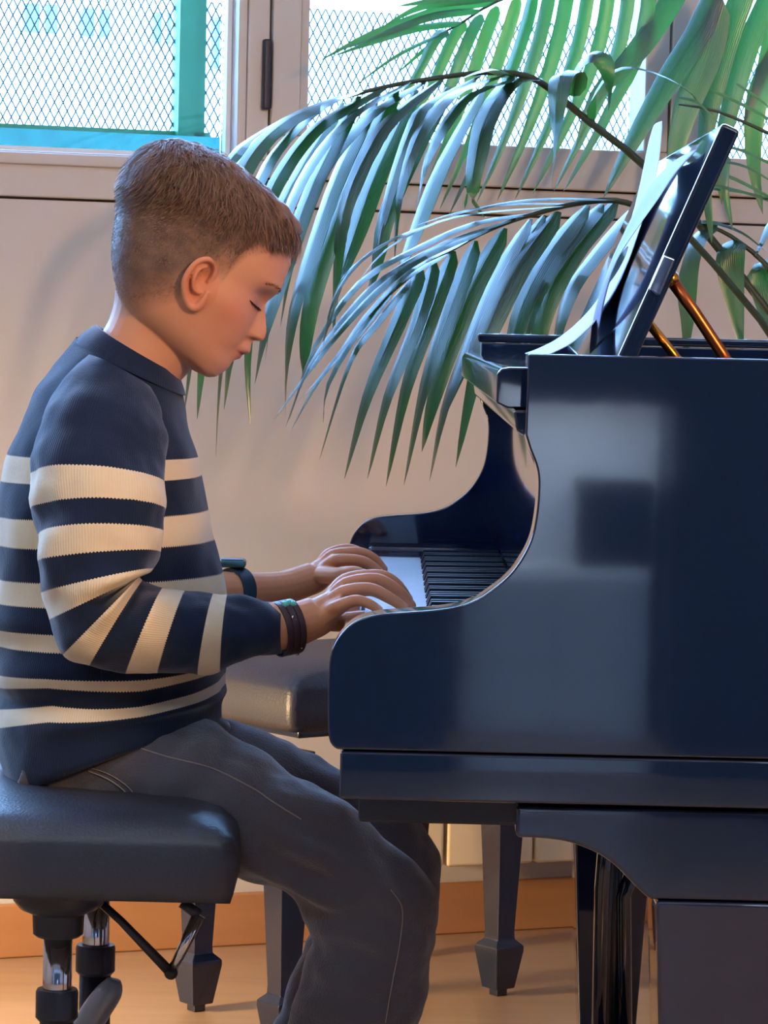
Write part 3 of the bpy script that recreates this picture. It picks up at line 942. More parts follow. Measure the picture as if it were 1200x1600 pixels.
# long arching frond, hanging leaflets
mid_f = lambda x, y: W(x, y, 4.72 + (x - 700) * .00045)
F2 = [(30, [(893, 160), (897, 110), (920, 86), (942, 92), (950, 130), (950, 175)]),
      (32, [(900, 150), (893, 112), (876, 118), (869, 160), (866, 215), (861, 295)]),
      (13, [(925, 192), (925, 155), (950, 116), (985, 104), (1040, 120), (1085, 150), (1102, 192)]),
      (30, [(845, 122), (800, 124), (764, 168), (745, 222), (731, 285), (726, 326)]),
      (28, [(800, 118), (760, 180), (745, 240), (738, 300), (757, 340)]),
      (28, [(785, 118), (712, 140), (668, 185), (643, 235), (622, 310), (616, 410)]),
      (22, [(750, 118), (668, 160), (642, 200), (612, 285), (594, 360), (578, 430)]),
      (25, [(690, 124), (612, 182), (573, 240), (546, 300), (532, 360), (524, 450), (520, 535)]),
      (25, [(665, 126), (592, 165), (536, 220), (500, 270), (468, 345), (450, 430), (438, 510)]),
      (25, [(640, 128), (560, 170), (502, 228), (456, 307), (436, 380), (424, 470), (414, 565)]),
      (25, [(605, 134), (525, 176), (480, 212), (432, 280), (406, 350), (393, 450), (386, 570), (391, 662)]),
      (25, [(565, 142), (500, 165), (440, 222), (408, 272), (378, 350), (354, 480), (341, 610), (337, 714)]),
      (25, [(530, 150), (455, 184), (402, 230), (365, 300), (332, 420), (316, 560), (308, 655)]),
      (23, [(500, 160), (432, 194), (386, 235), (341, 330), (311, 450), (292, 600), (285, 665)]),
      (20, [(470, 172), (402, 212), (368, 240), (330, 300), (300, 420)]),
      (27, [(620, 140), (565, 250), (512, 380), (484, 480), (474, 560), (471, 608)]),
      (29, [(590, 145), (532, 260), (492, 370), (458, 480), (446, 570), (446, 655)]),
      (29, [(650, 140), (592, 260), (556, 360), (532, 430), (508, 512)]),
      (27, [(700, 135), (652, 220), (604, 330), (586, 420), (566, 480)]),
      (27, [(560, 150), (492, 280), (442, 420), (412, 520), (398, 600)]),
      (26, [(760, 128), (692, 250), (652, 350), (624, 420), (611, 462)]),
      (26, [(535, 160), (455, 290), (400, 420), (362, 540), (350, 640)]),
      (24, [(810, 122), (735, 145), (690, 200), (662, 262), (650, 330)]),
      (18, [(800, 120), (770, 108), (745, 112), (722, 122)])]
frond([(1120, 385), (1010, 262), (920, 190), (860, 140), (820, 118), (760, 113), (680, 122), (600, 136), (520, 158), (450, 190), (390, 232)], .0075, .002, F2, (-.25, -.32, .90), mid_f, jitter=.035, droop=.08, wide=1.3)
# low frond spreading to the left behind the piano
low_f = lambda x, y: W(x, y, 4.62 + (x - 750) * .0004)
F3 = [(10, [(880, 322), (765, 330), (682, 346), (602, 390), (556, 446)]),
      (16, [(840, 332), (745, 346), (652, 386), (562, 440), (492, 540), (452, 655)]),
      (15, [(805, 342), (702, 374), (602, 430), (541, 490), (482, 572), (446, 668)]),
      (15, [(765, 358), (662, 398), (582, 460), (512, 540), (428, 655)]),
      (15, [(730, 376), (642, 420), (572, 490), (522, 560), (462, 632)]),
      (13, [(700, 396), (622, 440), (562, 512), (512, 600), (505, 660)]),
      (12, [(960, 312), (862, 309), (782, 318), (702, 338)]),
      (10, [(900, 318), (800, 318), (720, 330), (650, 352)]),
      (22, [(658, 420), (622, 500), (572, 620), (538, 748)]),
      (22, [(678, 408), (652, 500), (604, 620), (574, 748)]),
      (24, [(708, 392), (672, 490), (632, 610), (603, 760)]),
      (26, [(742, 376), (704, 480), (662, 600), (631, 758)]),
      (28, [(788, 356), (742, 440), (702, 540), (672, 640), (659, 706)]),
      (30, [(828, 342), (774, 430), (729, 540), (692, 640), (671, 752)]),
      (33, [(872, 330), (812, 410), (768, 500), (742, 580), (712, 730)]),
      (32, [(918, 320), (862, 390), (818, 470), (795, 560), (790, 650)]),
      (33, [(962, 314), (902, 380), (862, 450), (838, 540), (829, 660)]),
      (30, [(992, 320), (934, 390), (892, 450), (868, 530), (860, 620)]),
      (12, [(642, 436), (592, 500), (546, 565), (499, 718)]),
      (10, [(615, 452), (560, 520), (500, 590), (455, 672)]),
      (26, [(850, 336), (800, 410), (752, 500), (716, 590), (690, 660)]),
      (30, [(940, 318), (880, 385), (838, 460), (815, 560)]),
      (6, [(600, 380), (540, 430), (515, 500), (492, 575)]),
      (7, [(690, 345), (620, 370), (560, 410), (520, 470), (505, 540)])]
frond([(1060, 352), (1010, 328), (960, 313), (900, 318), (850, 330), (800, 345), (750, 366), (700, 394), (660, 418), (625, 446), (590, 478)], .006, .0015, F3, (-.25, -.30, .92), low_f, jitter=.03, droop=.05, wide=1.3)
# short frond right of the music desk
r_f = lambda x, y: W(x, y, 4.90)
F4 = [(40, [(1118, 350), (1088, 372), (1073, 430), (1073, 500), (1070, 565)]),
      (46, [(1152, 374), (1140, 396), (1147, 460), (1160, 545)]),
      (44, [(1200, 402), (1190, 430), (1205, 500), (1218, 560)]),
      (24, [(1075, 352), (1108, 344), (1160, 362), (1196, 392)]),
      (20, [(1060, 352), (1075, 345), (1100, 352)]),
      (20, [(1240, 330), (1205, 345), (1188, 380), (1180, 400)])]
frond([(1215, 440), (1160, 382), (1110, 354), (1070, 350)], .006, .002, F4, (-.25, -.35, .9), r_f, jitter=.02)
# thin frond at the right edge, seen along its leaflets
t_f = lambda x, y: W(x, y, 4.80)
F5 = [(6, [(1110, 140), (1150, 158), (1200, 185), (1250, 215)]), (6, [(1120, 225), (1160, 235), (1210, 258), (1260, 280)]),
      (6, [(1100, 262), (1150, 280), (1210, 312), (1260, 340)]), (5, [(1065, 282), (1130, 292), (1210, 312)]), (6, [(1030, 262), (1090, 290), (1160, 300), (1210, 318)]),
      (5, [(1120, 250), (1170, 262), (1230, 300)]), (16, [(1100, 262), (1105, 320), (1112, 380)]), (14, [(1135, 240), (1132, 290), (1145, 360)]),
      (5, [(1060, 152), (1090, 160), (1120, 190)]), (5, [(1150, 130), (1180, 150), (1230, 190)])]
frond([(1300, 260), (1200, 208), (1120, 174), (1060, 163)], .005, .0016, F5, (-.3, -.7, .6), t_f, jitter=.02)
# ------------------------------------------------------------------ the boy
YH = 3.45                                  # depth of his head and spine
boy = thing('person', (-.33, 3.46, 0), 'boy in navy and cream striped jumper seated playing the piano', 'person')


def vmat(name, rough=.5, sss=.0, sheen=0.0, spec=.4, bump=0.0, bscale=200):
    m = bpy.data.materials.new(name); m.use_nodes = True
    nt = m.node_tree; b = nt.nodes['Principled BSDF']
    a = nt.nodes.new('ShaderNodeAttribute'); a.attribute_name = 'tint'
    nt.links.new(a.outputs['Color'], b.inputs['Base Color'])
    b.inputs['Roughness'].default_value = rough
    b.inputs['Specular IOR Level'].default_value = spec
    b.inputs['Sheen Weight'].default_value = sheen
    if sss:
        b.inputs['Subsurface Weight'].default_value = sss
        b.inputs['Subsurface Radius'].default_value = (1.0, .35, .2)
        b.inputs['Subsurface Scale'].default_value = .006
    if bump:
        n = nt.nodes.new('ShaderNodeTexNoise'); n.inputs['Scale'].default_value = bscale
        tc = nt.nodes.new('ShaderNodeTexCoord'); nt.links.new(tc.outputs['Object'], n.inputs['Vector'])
        bp = nt.nodes.new('ShaderNodeBump'); bp.inputs['Strength'].default_value = bump; bp.inputs['Distance'].default_value = .001
        nt.links.new(n.outputs['Fac'], bp.inputs['Height']); nt.links.new(bp.outputs[0], b.inputs['Normal'])
    return m


M_skin = vmat('skin', rough=.55, sss=.25, spec=.28, bump=.08, bscale=500)
M_hairm = vmat('hair_brown', rough=.5, spec=.4)


def set_tint(me, cols):
    at = me.attributes.new('tint', 'FLOAT_COLOR', 'POINT')
    c = np.ones((len(me.vertices), 4), np.float32); c[:, :3] = cols
    at.data.foreach_set('color', c.ravel())


def set_float(me, name, vals):
    at = me.attributes.new(name, 'FLOAT', 'POINT')
    at.data.foreach_set('value', np.asarray(vals, np.float32))


# head frame: a forward, b down, y across (in pixels of the photograph at his depth)
KH = YH / F
PITCH = math.radians(30); YAW = math.radians(6)
HC = W(315, 400, YH)
Rz = Matrix.Rotation(YAW, 3, 'Z')
EA = Rz @ ((CR * math.cos(PITCH) - CU * math.sin(PITCH)) * KH)
EB = Rz @ ((-CR * math.sin(PITCH) - CU * math.cos(PITCH)) * KH)
EY = Rz @ (CF * KH)
HM = np.array([list(EA), list(EB), list(EY)])           # rows
HI = np.linalg.inv(HM)
HCn = np.array(list(HC))
to_world = lambda q: np.asarray(q) @ HM + HCn
to_local = lambda p: (np.asarray(p) - HCn) @ HI

bn = np.array([-143, -141.5, -138, -132, -120, -93, -60, -17, 18, 60, 90, 115, 130, 145, 155, 161.])
af = np.array([-45, -20, 10, 44, 78, 109, 125, 130, 119, 121, 122, 117, 117, 112, 103, 80.])
ab = np.array([-55, -78, -98, -119, -136, -149, -153, -149, -141, -124, -104, -84, -66, -35, 10, 60.])
wn = np.array([3, 22, 38, 56, 76, 97, 104, 102, 98, 91, 82, 72, 63, 49, 33, 8.])
pb = np.array([-60, -17, 0, 10, 18, 27, 39, 49, 57.5, 65.3, 70.8, 73.3, 77.6, 83, 92, 96.3, 99.5, 102.7, 108, 115.9, 122, 130, 140, 152, 161])
pa = np.array([127, 133, 128, 124.5, 124, 130, 138.5, 144.8, 148.4, 148.9, 144, 137, 134.5, 136.2, 139.8, 138.5, 133.7, 131, 131.7, 124.3, 122.5, 123, 119, 112.8, 100])
sb_ = np.array([-60, -17, 5, 18, 39, 57, 66, 74, 80, 92, 100, 108, 122, 140, 161])
sv_ = np.array([60, 38, 14, 9, 9.5, 13, 13.5, 11, 10, 19, 23, 20, 26, 30, 30])


def smooth_interp(x, xp, fp):
    """monotone cubic through the nodes"""
    h = np.diff(xp); d = np.diff(fp) / h
    m = np.zeros_like(fp); m[1:-1] = np.where(d[:-1] * d[1:] > 0, 2 * d[:-1] * d[1:] / (d[:-1] + d[1:] + 1e-12), 0)
    m[0] = d[0]; m[-1] = d[-1]
    i = np.clip(np.searchsorted(xp, x) - 1, 0, len(xp) - 2)
    t = np.clip((x - xp[i]) / h[i], 0, 1)
    return (fp[i] * (2 * t ** 3 - 3 * t ** 2 + 1) + h[i] * m[i] * (t ** 3 - 2 * t ** 2 + t) + fp[i + 1] * (-2 * t ** 3 + 3 * t ** 2) + h[i] * m[i + 1] * (t ** 3 - t ** 2))


def head_surface(b, th, grow=0.0):
    """point of the head skin for height b and angle th (0 = face, pi/2 = his left)"""
    b = np.asarray(b, float); th = np.asarray(th, float)
    A0 = smooth_interp(b, bn, af); A1 = smooth_interp(b, bn, ab); w = smooth_interp(b, bn, wn)
    ac = np.clip(A0 * .30 + A1 * .70 + 35, A1 + 2, A0 - 2)
    ac = np.where(b < -100, (A0 + A1) / 2 + (ac - (A0 + A1) / 2) * np.clip((b + 143) / 45, 0, 1), ac)
    ct, st = np.cos(th), np.sin(th)
    ex = np.where(ct > 0, 2 / 2.35, 2 / 2.1)
    a = ac + np.where(ct > 0, A0 - ac, ac - A1) * np.sign(ct) * np.abs(ct) ** ex
    y = w * np.sign(st) * np.abs(st) ** (2 / 2.25)
    front = np.clip((ct - .05) / .4, 0, 1)
    front = front * front * (3 - 2 * front)
    # nose, lips and chin along the middle
    P = np.interp(b, pb, pa, left=0, right=0); sg = np.interp(b, sb_, sv_)
    a0 = smooth_interp(b, bn, af)
    dif = np.where((b > -60) & (b < 161), P - a0, 0)
    a = a + dif * np.exp(-(y / sg) ** 2) * (ct > 0)
    ay = np.abs(y)
    g = lambda cy, cb, sy, sb: np.exp(-((ay - cy) / sy) ** 2 - ((b - cb) / sb) ** 2)
    a = a + front * (-15 * g(36, 15, 19, 13) + 10 * g(37, 20, 13, 9) + 5 * g(34, -10, 24, 9) + 9 * g(14.5, 67, 6.5, 7) - 3 * g(9, 74, 5, 3.5)
                     + 3 * g(48, 62, 26, 24) - 3.0 * g(27, 100, 8, 10))
    y = y + np.sign(y) * (6 * g(84, 52, 30, 26) * front)
    y = y - np.sign(y) * 12 * np.exp(-((a - 22) / 9) ** 2 - ((b - 34) / 14) ** 2)
    return np.stack([a, b + 0 * a, y], -1)


nb, nt_ = 190, 220
bb = np.concatenate([-143 + 12 * np.linspace(0, 1, 16, endpoint=False) ** 2, np.linspace(-131, 161, nb - 16)])
tt = np.linspace(0, 2 * np.pi, nt_, endpoint=False)
BB, TT = np.meshgrid(bb, tt, indexing='ij')
hp = to_world(head_surface(BB, TT).reshape(-1, 3)).reshape(nb, nt_, 3)
head_geo = rings_mesh([list(r) for r in hp])


def ear(side):
    """helix, lobe and concha; drawn in the photograph's plane for the near ear, mirrored for the far one"""
    parts = []
    path = [(320, 447, 2), (329, 438, 3), (332, 426, 5), (328, 417, 9), (318, 413, 13), (304, 417, 17), (292, 429, 20), (284, 444, 20), (283, 461, 17), (287, 475, 12), (295, 485, 8), (305, 484, 5), (313, 474, 3), (319, 462, 1)]
    rad = [3, 3.8, 4.2, 4.5, 4.6, 4.6, 4.6, 4.6, 4.8, 5.6, 6.8, 7, 5.2, 3.6]
    def loc(px, py, pr):
        dx, dy = px - 315, py - 400
        a = dx * math.cos(PITCH) + dy * math.sin(PITCH); b = -dx * math.sin(PITCH) + dy * math.cos(PITCH)
        # side of the head at this spot
        th = np.linspace(.4, 2.6, 200)
        hs = head_surface(np.full(200, b), th)
        yy = float(np.interp(a, hs[::-1, 0], hs[::-1, 2]))
        return to_world([a, b, side * (yy + pr * .75 - 1)])
    parts.append(tube_geo([loc(*p) for p in path], [r * KH for r in rad], 10, True, 4))
    inner = [(318, 424, 7), (306, 428, 12), (298, 442, 14), (299, 458, 10), (308, 465, 5)]
    parts.append(tube_geo([loc(*p) for p in inner], [r * KH for r in (3, 3.6, 3.8, 3.6, 3)], 8, True, 4))
    # thin shell that closes the ear behind
    c = [Vector(loc(*p)) for p in path]
    mid = Vector(loc(312, 446, 1))
    rings = []
    for sc, push in ((1.0, -1), (.6, -7), (.15, -11)):
        rings.append([mid + (q - mid) * sc + Vector(EY) * (-side) * abs(push) * .8 for q in c])
    v1, f1 = rings_mesh(rings, cap=False)
    thick = Vector(EY) * (-side) * 7
    n = len(v1)
    v = [Vector(q) for q in v1] + [Vector(q) + thick for q in v1]
    f = list(f1) + [tuple(reversed([i + n for i in q])) for q in f1]
    m = len(c)
    for k in range(m):
        f.append((k, (k + 1) % m, n + (k + 1) % m, n + k)); 
    f.append(tuple(range(2 * m, 3 * m))); f.append(tuple(range(n + 3 * m - 1, n + 2 * m - 1, -1)))
    parts.append((v, f))
    return parts


YC = 3.46
def limb(ctrl, sub=6, n=28):
    return rings_mesh(ab_rings(ctrl, sub, n))


neck = limb([(178, 420, 330, 520, YC, .052, 0), (180, 460, 318, 560, YC, .050, 0), (170, 500, 292, 585, YC, .050, 0), (148, 535, 270, 612, YC, .056, 0), (125, 570, 262, 650, YC, .085, 0), (100, 620, 260, 690, YC, .10, 0)])
core = limb([(105, 590, 250, 640, YC, .07, 0), (70, 650, 262, 690, YC, .10, 0), (40, 760, 285, 770, YC, .105, 0), (30, 900, 300, 900, YC, .10, 0), (40, 1060, 300, 1040, YC, .105, 0), (50, 1180, 300, 1130, YC, .10, 0)])


def hand(wrist, mcp, fingers, thumb, R0, arm):
    """wrist, knuckles and finger joints in (px, py, depth); returns closed shells to be fused"""
    P = lambda q: W(*q)
    kc = sum((P(q) for q in mcp), Vector()) / len(mcp)
    wv = P(arm[-1][:3])
    parts = [tube_geo([P(q[:3]) for q in arm] + [wv.lerp(kc, .35), wv.lerp(kc, .7)], [q[3] for q in arm] + [.0155 * R0, .011 * R0], 18, True, 4)]
    w = P(wrist)
    k = [P(q) for q in mcp]
    # palm: a flattened slab from the wrist to the knuckles
    rings = []
    side = (k[0] - k[-1])
    for u in np.linspace(-.12, 1.06, 12):
        cen_k = sum(k, Vector()) / len(k)
        c = w.lerp(cen_k, u)
        hw = side * (.30 + .26 * min(1, max(0, u)))
        fwd = (cen_k - w).normalized()
        up = side.cross(fwd).normalized()
        if up.z < 0: up = -up
        thk = (.0135 - .003 * u) * R0
        c = c - up * (.004 * R0)
        rr = []
        for j in range(20):
            t = 2 * math.pi * j / 20
            cs, sn = math.cos(t), math.sin(t)
            e = .75
            rr.append(c + hw * (math.copysign(abs(cs) ** e, cs)) + up * thk * math.copysign(abs(sn) ** e, sn))
        rings.append(rr)
    parts.append(rings_mesh(rings))
    for fi, joints in enumerate(fingers):
        q = [w.lerp(P(joints[0]), .55)] + [P(j) for j in joints]
        base = [.0070, .0084, .0073, .0062, .0052] if fi else [.0060, .0072, .0062, .0054, .0046]
        rad = [r * R0 for r in base[:len(q)]]
        parts.append(tube_geo(q, rad, 12, True, 5))
        parts.append(ball(q[-1], rad[-1] * 1.0, n=8))
        parts.append(ball(q[1], rad[1] * 1.02, n=8))
    q = [P(j) for j in thumb]
    rad = [r * R0 for r in (.0115, .0105, .0082, .0064)][:len(q)]
    parts.append(tube_geo(q, rad, 12, True, 5))
    parts.append(ball(q[-1], rad[-1], n=8))
    return parts


YR = 3.36
r_mcp = [(530, 947, 3.330), (536, 927, 3.348), (541, 914, 3.368), (540, 908, 3.388)]
r_f = [[(530, 947, 3.330), (556, 938, 3.325), (578, 944, 3.322), (592, 953, 3.322)],
       [(536, 927, 3.348), (578, 921, 3.345), (609, 935, 3.343), (632, 950, 3.343)],
       [(541, 914, 3.368), (588, 906, 3.367), (622, 923, 3.366), (643, 946, 3.366)],
       [(540, 908, 3.388), (590, 900, 3.390), (618, 911, 3.391), (638, 936, 3.392)]]
r_t = [(498, 966, 3.378), (528, 972, 3.400), (562, 966, 3.408), (588, 962, 3.410)]
r_arm = [(330, 985, 3.30, .030), (400, 982, 3.33, .028), (455, 976, 3.345, .0245), (478, 970, 3.352, .0225), (500, 960, 3.357, .021)]
right_hand = hand((482, 966, 3.356), r_mcp, r_f, r_t, 1.0, r_arm)
l_mcp = [(508, 874, 3.90), (514, 867, 3.885), (520, 868, 3.865), (524, 876, 3.845)]
l_f = [[(508, 874, 3.90), (524, 862, 3.905), (545, 867, 3.908), (560, 880, 3.908)],
       [(514, 867, 3.885), (545, 858, 3.887), (573, 869, 3.888), (590, 886, 3.888)],
       [(520, 868, 3.865), (560, 863, 3.864), (585, 873, 3.863), (600, 889, 3.863)],
       [(524, 876, 3.845), (562, 876, 3.840), (583, 885, 3.838), (596, 897, 3.838)]]
l_t = [(500, 898, 3.85), (528, 899, 3.828), (552, 894, 3.815), (570, 897, 3.81)]
l_arm = [(250, 930, 3.70, .030), (330, 926, 3.76, .026), (390, 924, 3.80, .0225), (440, 919, 3.84, .0205), (475, 908, 3.86, .020), (495, 900, 3.865, .019)]
left_hand = hand((482, 904, 3.865), l_mcp, l_f, l_t, .95, l_arm)
r_up = limb([(90, 620, 230, 660, 3.36, .05, 0), (85, 760, 215, 770, 3.31, .042, 0), (95, 900, 200, 880, 3.29, .04, 0), (140, 1000, 215, 930, 3.285, .038, 0), (240, 1010, 270, 945, 3.285, .036, 0), (350, 1015, 360, 955, 3.30, .030, 0)])
l_up = limb([(100, 620, 240, 660, 3.58, .05, 0), (130, 760, 260, 770, 3.62, .042, 0), (170, 880, 280, 870, 3.66, .04, 0), (230, 960, 300, 900, 3.70, .036, 0), (330, 955, 335, 900, 3.76, .028, 0)])
shells = [head_geo, neck, core, r_up, l_up] + ear(-1) + ear(1) + right_hand + left_hand
body_me = remesh(shells, 0.0013, 2, .35)
co = coords(body_me)
L = to_local(co)
a_, b_, y_ = L[:, 0], L[:, 1], np.abs(L[:, 2])
skin = np.array(lin(210, 146, 108)[:3]); red = np.array(lin(205, 100, 84)[:3]); lip = np.array(lin(178, 100, 88)[:3]); hairc = np.array(lin(84, 66, 58)[:3])
cols = np.tile(skin, (len(co), 1))
ishead = (np.abs(a_) < 190) & (b_ > -190) & (b_ < 175) & (y_ < 130)
G = lambda ca, cb, cy, sa, sb, sy: np.exp(-((a_ - ca) / sa) ** 2 - ((b_ - cb) / sb) ** 2 - ((y_ - cy) / sy) ** 2) * ishead


def mix(w, c):
    global cols
    cols = cols * (1 - w[:, None]) + c * w[:, None]


mix(.35 * G(85, 62, 70, 34, 28, 40), red)
mix(.25 * G(148, 60, 0, 12, 14, 16), red)
mix(np.clip(1.4 * G(136, 98, 0, 12, 5.5, 17) + 1.3 * G(131, 107, 0, 10, 6, 16), 0, 1), lip)
mix(.6 * np.clip(G(116, 20, 34, 18, 12, 20), 0, 1), np.array(lin(112, 70, 74)[:3]))  # eye socket shade painted into the skin
mix(.8 * np.clip(1.3 * G(137, 74, 9, 7, 3.2, 5), 0, 1), np.array(lin(80, 40, 36)[:3]))  # nostril shade painted dark
mix(.8 * np.clip(1.3 * G(131, 101.5, 12, 9, 2.2, 16), 0, 1), np.array(lin(90, 44, 44)[:3]))  # shade between the lips painted as a dark line
epx = 315 + a_ * math.cos(PITCH) - b_ * math.sin(PITCH); epy = 400 + a_ * math.sin(PITCH) + b_ * math.cos(PITCH)
earz = (((epx - 308) / 29) ** 2 + ((epy - 447) / 43) ** 2 < 1) & ishead & (y_ > 60)
mix(.25 * earz.astype(float), red)
# cropped hair: shape of the hairline
ha = np.array([-160, -63, -25, 0, 28, 36, 47, 52, 62, 92, 118, 140.]); hb = np.array([150, 140, 108, 82, 22, 24, 22, -5, -36, -52, -76, -90.])


def scalp(a, b, soft=14.):
    soft = np.minimum(soft, np.interp(a, [40, 85, 200], [200, 12, 10]))
    return np.clip((np.interp(a, ha, hb) - b) / soft + .15, 0, 1)


fz = scalp(a_, b_, 75.) * ishead * (~earz)
mix(fz ** .8 * .9, hairc)
# finger nails
for joints in r_f + l_f:
    t = np.array(list(W(*joints[-1]))); p = np.array(list(W(*joints[-2])))
    d = (t - p) / np.linalg.norm(t - p)
    nail = t + d * .002 + np.array([0, 0, .005])
    w = np.clip(1.3 - np.linalg.norm(co - nail, axis=1) / .0042, 0, 1)
    mix(np.clip(w, 0, .55), np.array(lin(236, 186, 168)[:3]))
    kn = np.array(list(W(*joints[1])))
    w = np.exp(-(np.linalg.norm(co - kn, axis=1) / .007) ** 2) * .3
    mix(w, red)
co2 = co - np.array(list(ORG[boy.name]), np.float32)
set_coords(body_me, co2)
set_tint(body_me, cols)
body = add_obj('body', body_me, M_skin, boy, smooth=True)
bvh = BVHTree.FromPolygons([tuple(c) for c in co], [tuple(p.vertices) for p in body_me.polygons])

# ---- hair: a short cap plus strands
def top_len(a, b):
    """0 on the shaved sides, 1 on the longer top"""
    lim = np.interp(a, [-160, -140, -65, 5, 66, 110, 140], [-30, -30, -52, -66, -62, -66, -66])
    t = np.clip((lim - b) / 105 + .5, 0, 1)
    return t * t * (3 - 2 * t)


def cap_thick(p):
    a, b, y = p[:, 0], p[:, 1], np.abs(p[:, 2])
    tl = top_len(a, b)
    fringe = np.exp(-((a - 112) / 48) ** 2 - ((b + 98) / 28) ** 2)
    return (1.8 + 5.5 * tl + 6 * fringe) * scalp(a, b + 22, 40.)


hb_ = np.concatenate([-143 + 12 * np.linspace(0, 1, 12, endpoint=False) ** 2, np.linspace(-131, 146, 120)])
ht = np.linspace(0, 2 * np.pi, 180, endpoint=False)
HB, HT = np.meshgrid(hb_, ht, indexing='ij')
S = head_surface(HB, HT)
cenl = np.array([-10., 0., 0.])
nrm = S - np.array([-15., 10., 0.]); nrm /= np.linalg.norm(nrm, axis=-1, keepdims=True)
Sf = S.reshape(-1, 3)
tk = cap_thick(Sf)
nz = np.array([noise.noise(Vector((p[0] * .035, p[1] * .05, p[2] * .05))) + .5 * noise.noise(Vector((p[0] * .09, p[1] * .12, p[2] * .12))) for p in Sf])
msk = scalp(Sf[:, 0], Sf[:, 1], 20.)
tlv = top_len(Sf[:, 0], Sf[:, 1])
off = tk * (1 + .7 * nz * tlv)
Cp = Sf + nrm.reshape(-1, 3) * off[:, None]
keep = scalp(Sf[:, 0], Sf[:, 1] + 26, 20.) > .05
idx = -np.ones(len(Cp), int); idx[keep] = np.arange(keep.sum())
nT = len(ht)
fc = []
for i in range(len(hb_) - 1):
    for j in range(nT):
        q = (i * nT + j, (i + 1) * nT + j, (i + 1) * nT + (j + 1) % nT, i * nT + (j + 1) % nT)
        if all(keep[k] for k in q): fc.append(tuple(idx[k] for k in q))
cw_ = to_world(Cp[keep]) - np.array(list(ORG[boy.name]))
ring0 = [int(k) for k in idx[:nT]]
if all(k >= 0 for k in ring0): fc.append(tuple(reversed(ring0)))
cap_me = pydata('hair', cw_, fc)
dark = np.array(lin(72, 55, 48)[:3]); lightb = np.array(lin(134, 102, 80)[:3])
hm = np.clip(.5 + .5 * nz[keep], 0, 1)[:, None]
hk = (scalp(Sf[:, 0], Sf[:, 1], 80.)[keep] ** .8)[:, None]
set_tint(cap_me, (dark * (1 - hm) + lightb * hm) * hk + np.array(lin(206, 142, 110)[:3]) * (1 - hk))
hair = add_obj('hair', cap_me, M_hairm, boy, smooth=True)

NS = 34000
u1 = rng.random(NS * 3); sbv = -142.5 + 283 * u1
sth = rng.random(NS * 3) * 2 * np.pi
R_ = head_surface(sbv, sth)
area_w = smooth_interp(sbv, bn, wn) / 104
pick = (rng.random(NS * 3) < area_w * scalp(R_[:, 0], R_[:, 1], 60.)) & (scalp(R_[:, 0], R_[:, 1], 16.) > .08)
R_ = R_[pick][:NS]
nR = R_ - np.array([-15., 10., 0.]); nR /= np.linalg.norm(nR, axis=1, keepdims=True)
tl = top_len(R_[:, 0], R_[:, 1])
edge_f = scalp(R_[:, 0], R_[:, 1], 60.)
crown = np.array([-95., -140., 0.])
dirc = R_ - crown; dirc /= (np.linalg.norm(dirc, axis=1, keepdims=True) + 1e-6)
down = np.array([-.35, 1., 0.])
tang = dirc * tl[:, None] + (down + .0 * dirc) * (1 - tl)[:, None] + rng.normal(0, .28, R_.shape)
# locks: neighbours lean the same way
lock = np.array([[noise.noise(Vector((p[0] * .04, p[1] * .04, p[2] * .04))), noise.noise(Vector((p[0] * .04 + 9, p[1] * .04, p[2] * .04))), noise.noise(Vector((p[0] * .04, p[1] * .04 + 9, p[2] * .04)))] for p in R_])
tang += lock * 1.1 * tl[:, None]
tang -= nR * np.sum(tang * nR, 1, keepdims=True)
tang /= (np.linalg.norm(tang, axis=1, keepdims=True) + 1e-6)
Ls = (5 + 27 * tl) * (.65 + .6 * rng.random(len(R_))) * (.25 + .75 * edge_f)
lift = (.5 + .06 * tl)
thk = cap_thick(R_)
root = R_ + nR * (thk * .55)[:, None]
segs = 4
Pp = []
for k in range(segs):
    t = k / (segs - 1)
    up = (lift * t - (.32 * tl + .10) * t * t) * Ls
    Pp.append(root + nR * up[:, None] + tang * (Ls * t * (.9))[:, None] + np.array([0, 1., 0]) * (Ls * .18 * tl * t * t)[:, None])
sidev = np.cross(tang, nR) + rng.normal(0, .5, R_.shape)
sidev /= np.linalg.norm(sidev, axis=1, keepdims=True)
wd_ = (.42 + .3 * rng.random(len(R_)))
Vs = []; 
for k in range(segs):
    w = wd_ * (1 - .8 * k / (segs - 1))
    Vs.append(Pp[k] - sidev * w[:, None]); Vs.append(Pp[k] + sidev * w[:, None])
Vs = np.stack(Vs, 1)                                    # strands, 2*segs, 3
ns_ = len(R_)
Vw = to_world(Vs.reshape(-1, 3)) - np.array(list(ORG[boy.name]))
base = np.arange(ns_)[:, None, None] * (2 * segs)
quad = np.array([[2 * k, 2 * k + 1, 2 * k + 3, 2 * k + 2] for k in range(segs - 1)])[None]
Fs = (base + quad).reshape(-1, 4)
st_me = bpy.data.meshes.new('strands')
st_me.vertices.add(len(Vw)); st_me.vertices.foreach_set('co', Vw.astype(np.float32).ravel())
st_me.loops.add(Fs.size); st_me.loops.foreach_set('vertex_index', Fs.ravel().astype(np.int32))
st_me.polygons.add(len(Fs)); st_me.polygons.foreach_set('loop_start', np.arange(0, Fs.size, 4, dtype=np.int32))
st_me.update(calc_edges=True); st_me.validate()
hv = rng.random((ns_, 1)) * .8 + .1
sc_ = np.repeat(dark * (1 - hv) + np.array(lin(158, 122, 96)[:3]) * hv, 2 * segs, axis=0)
ef = np.repeat(np.clip(edge_f * 1.1, 0, 1)[:, None], 2 * segs, axis=0)
sc_ = sc_ * ef + np.array(lin(170, 120, 96)[:3]) * (1 - ef)
set_tint(st_me, sc_)
strands = add_obj('strands', st_me, M_hairm, hair, smooth=True)
strands['kind'] = 'stuff'

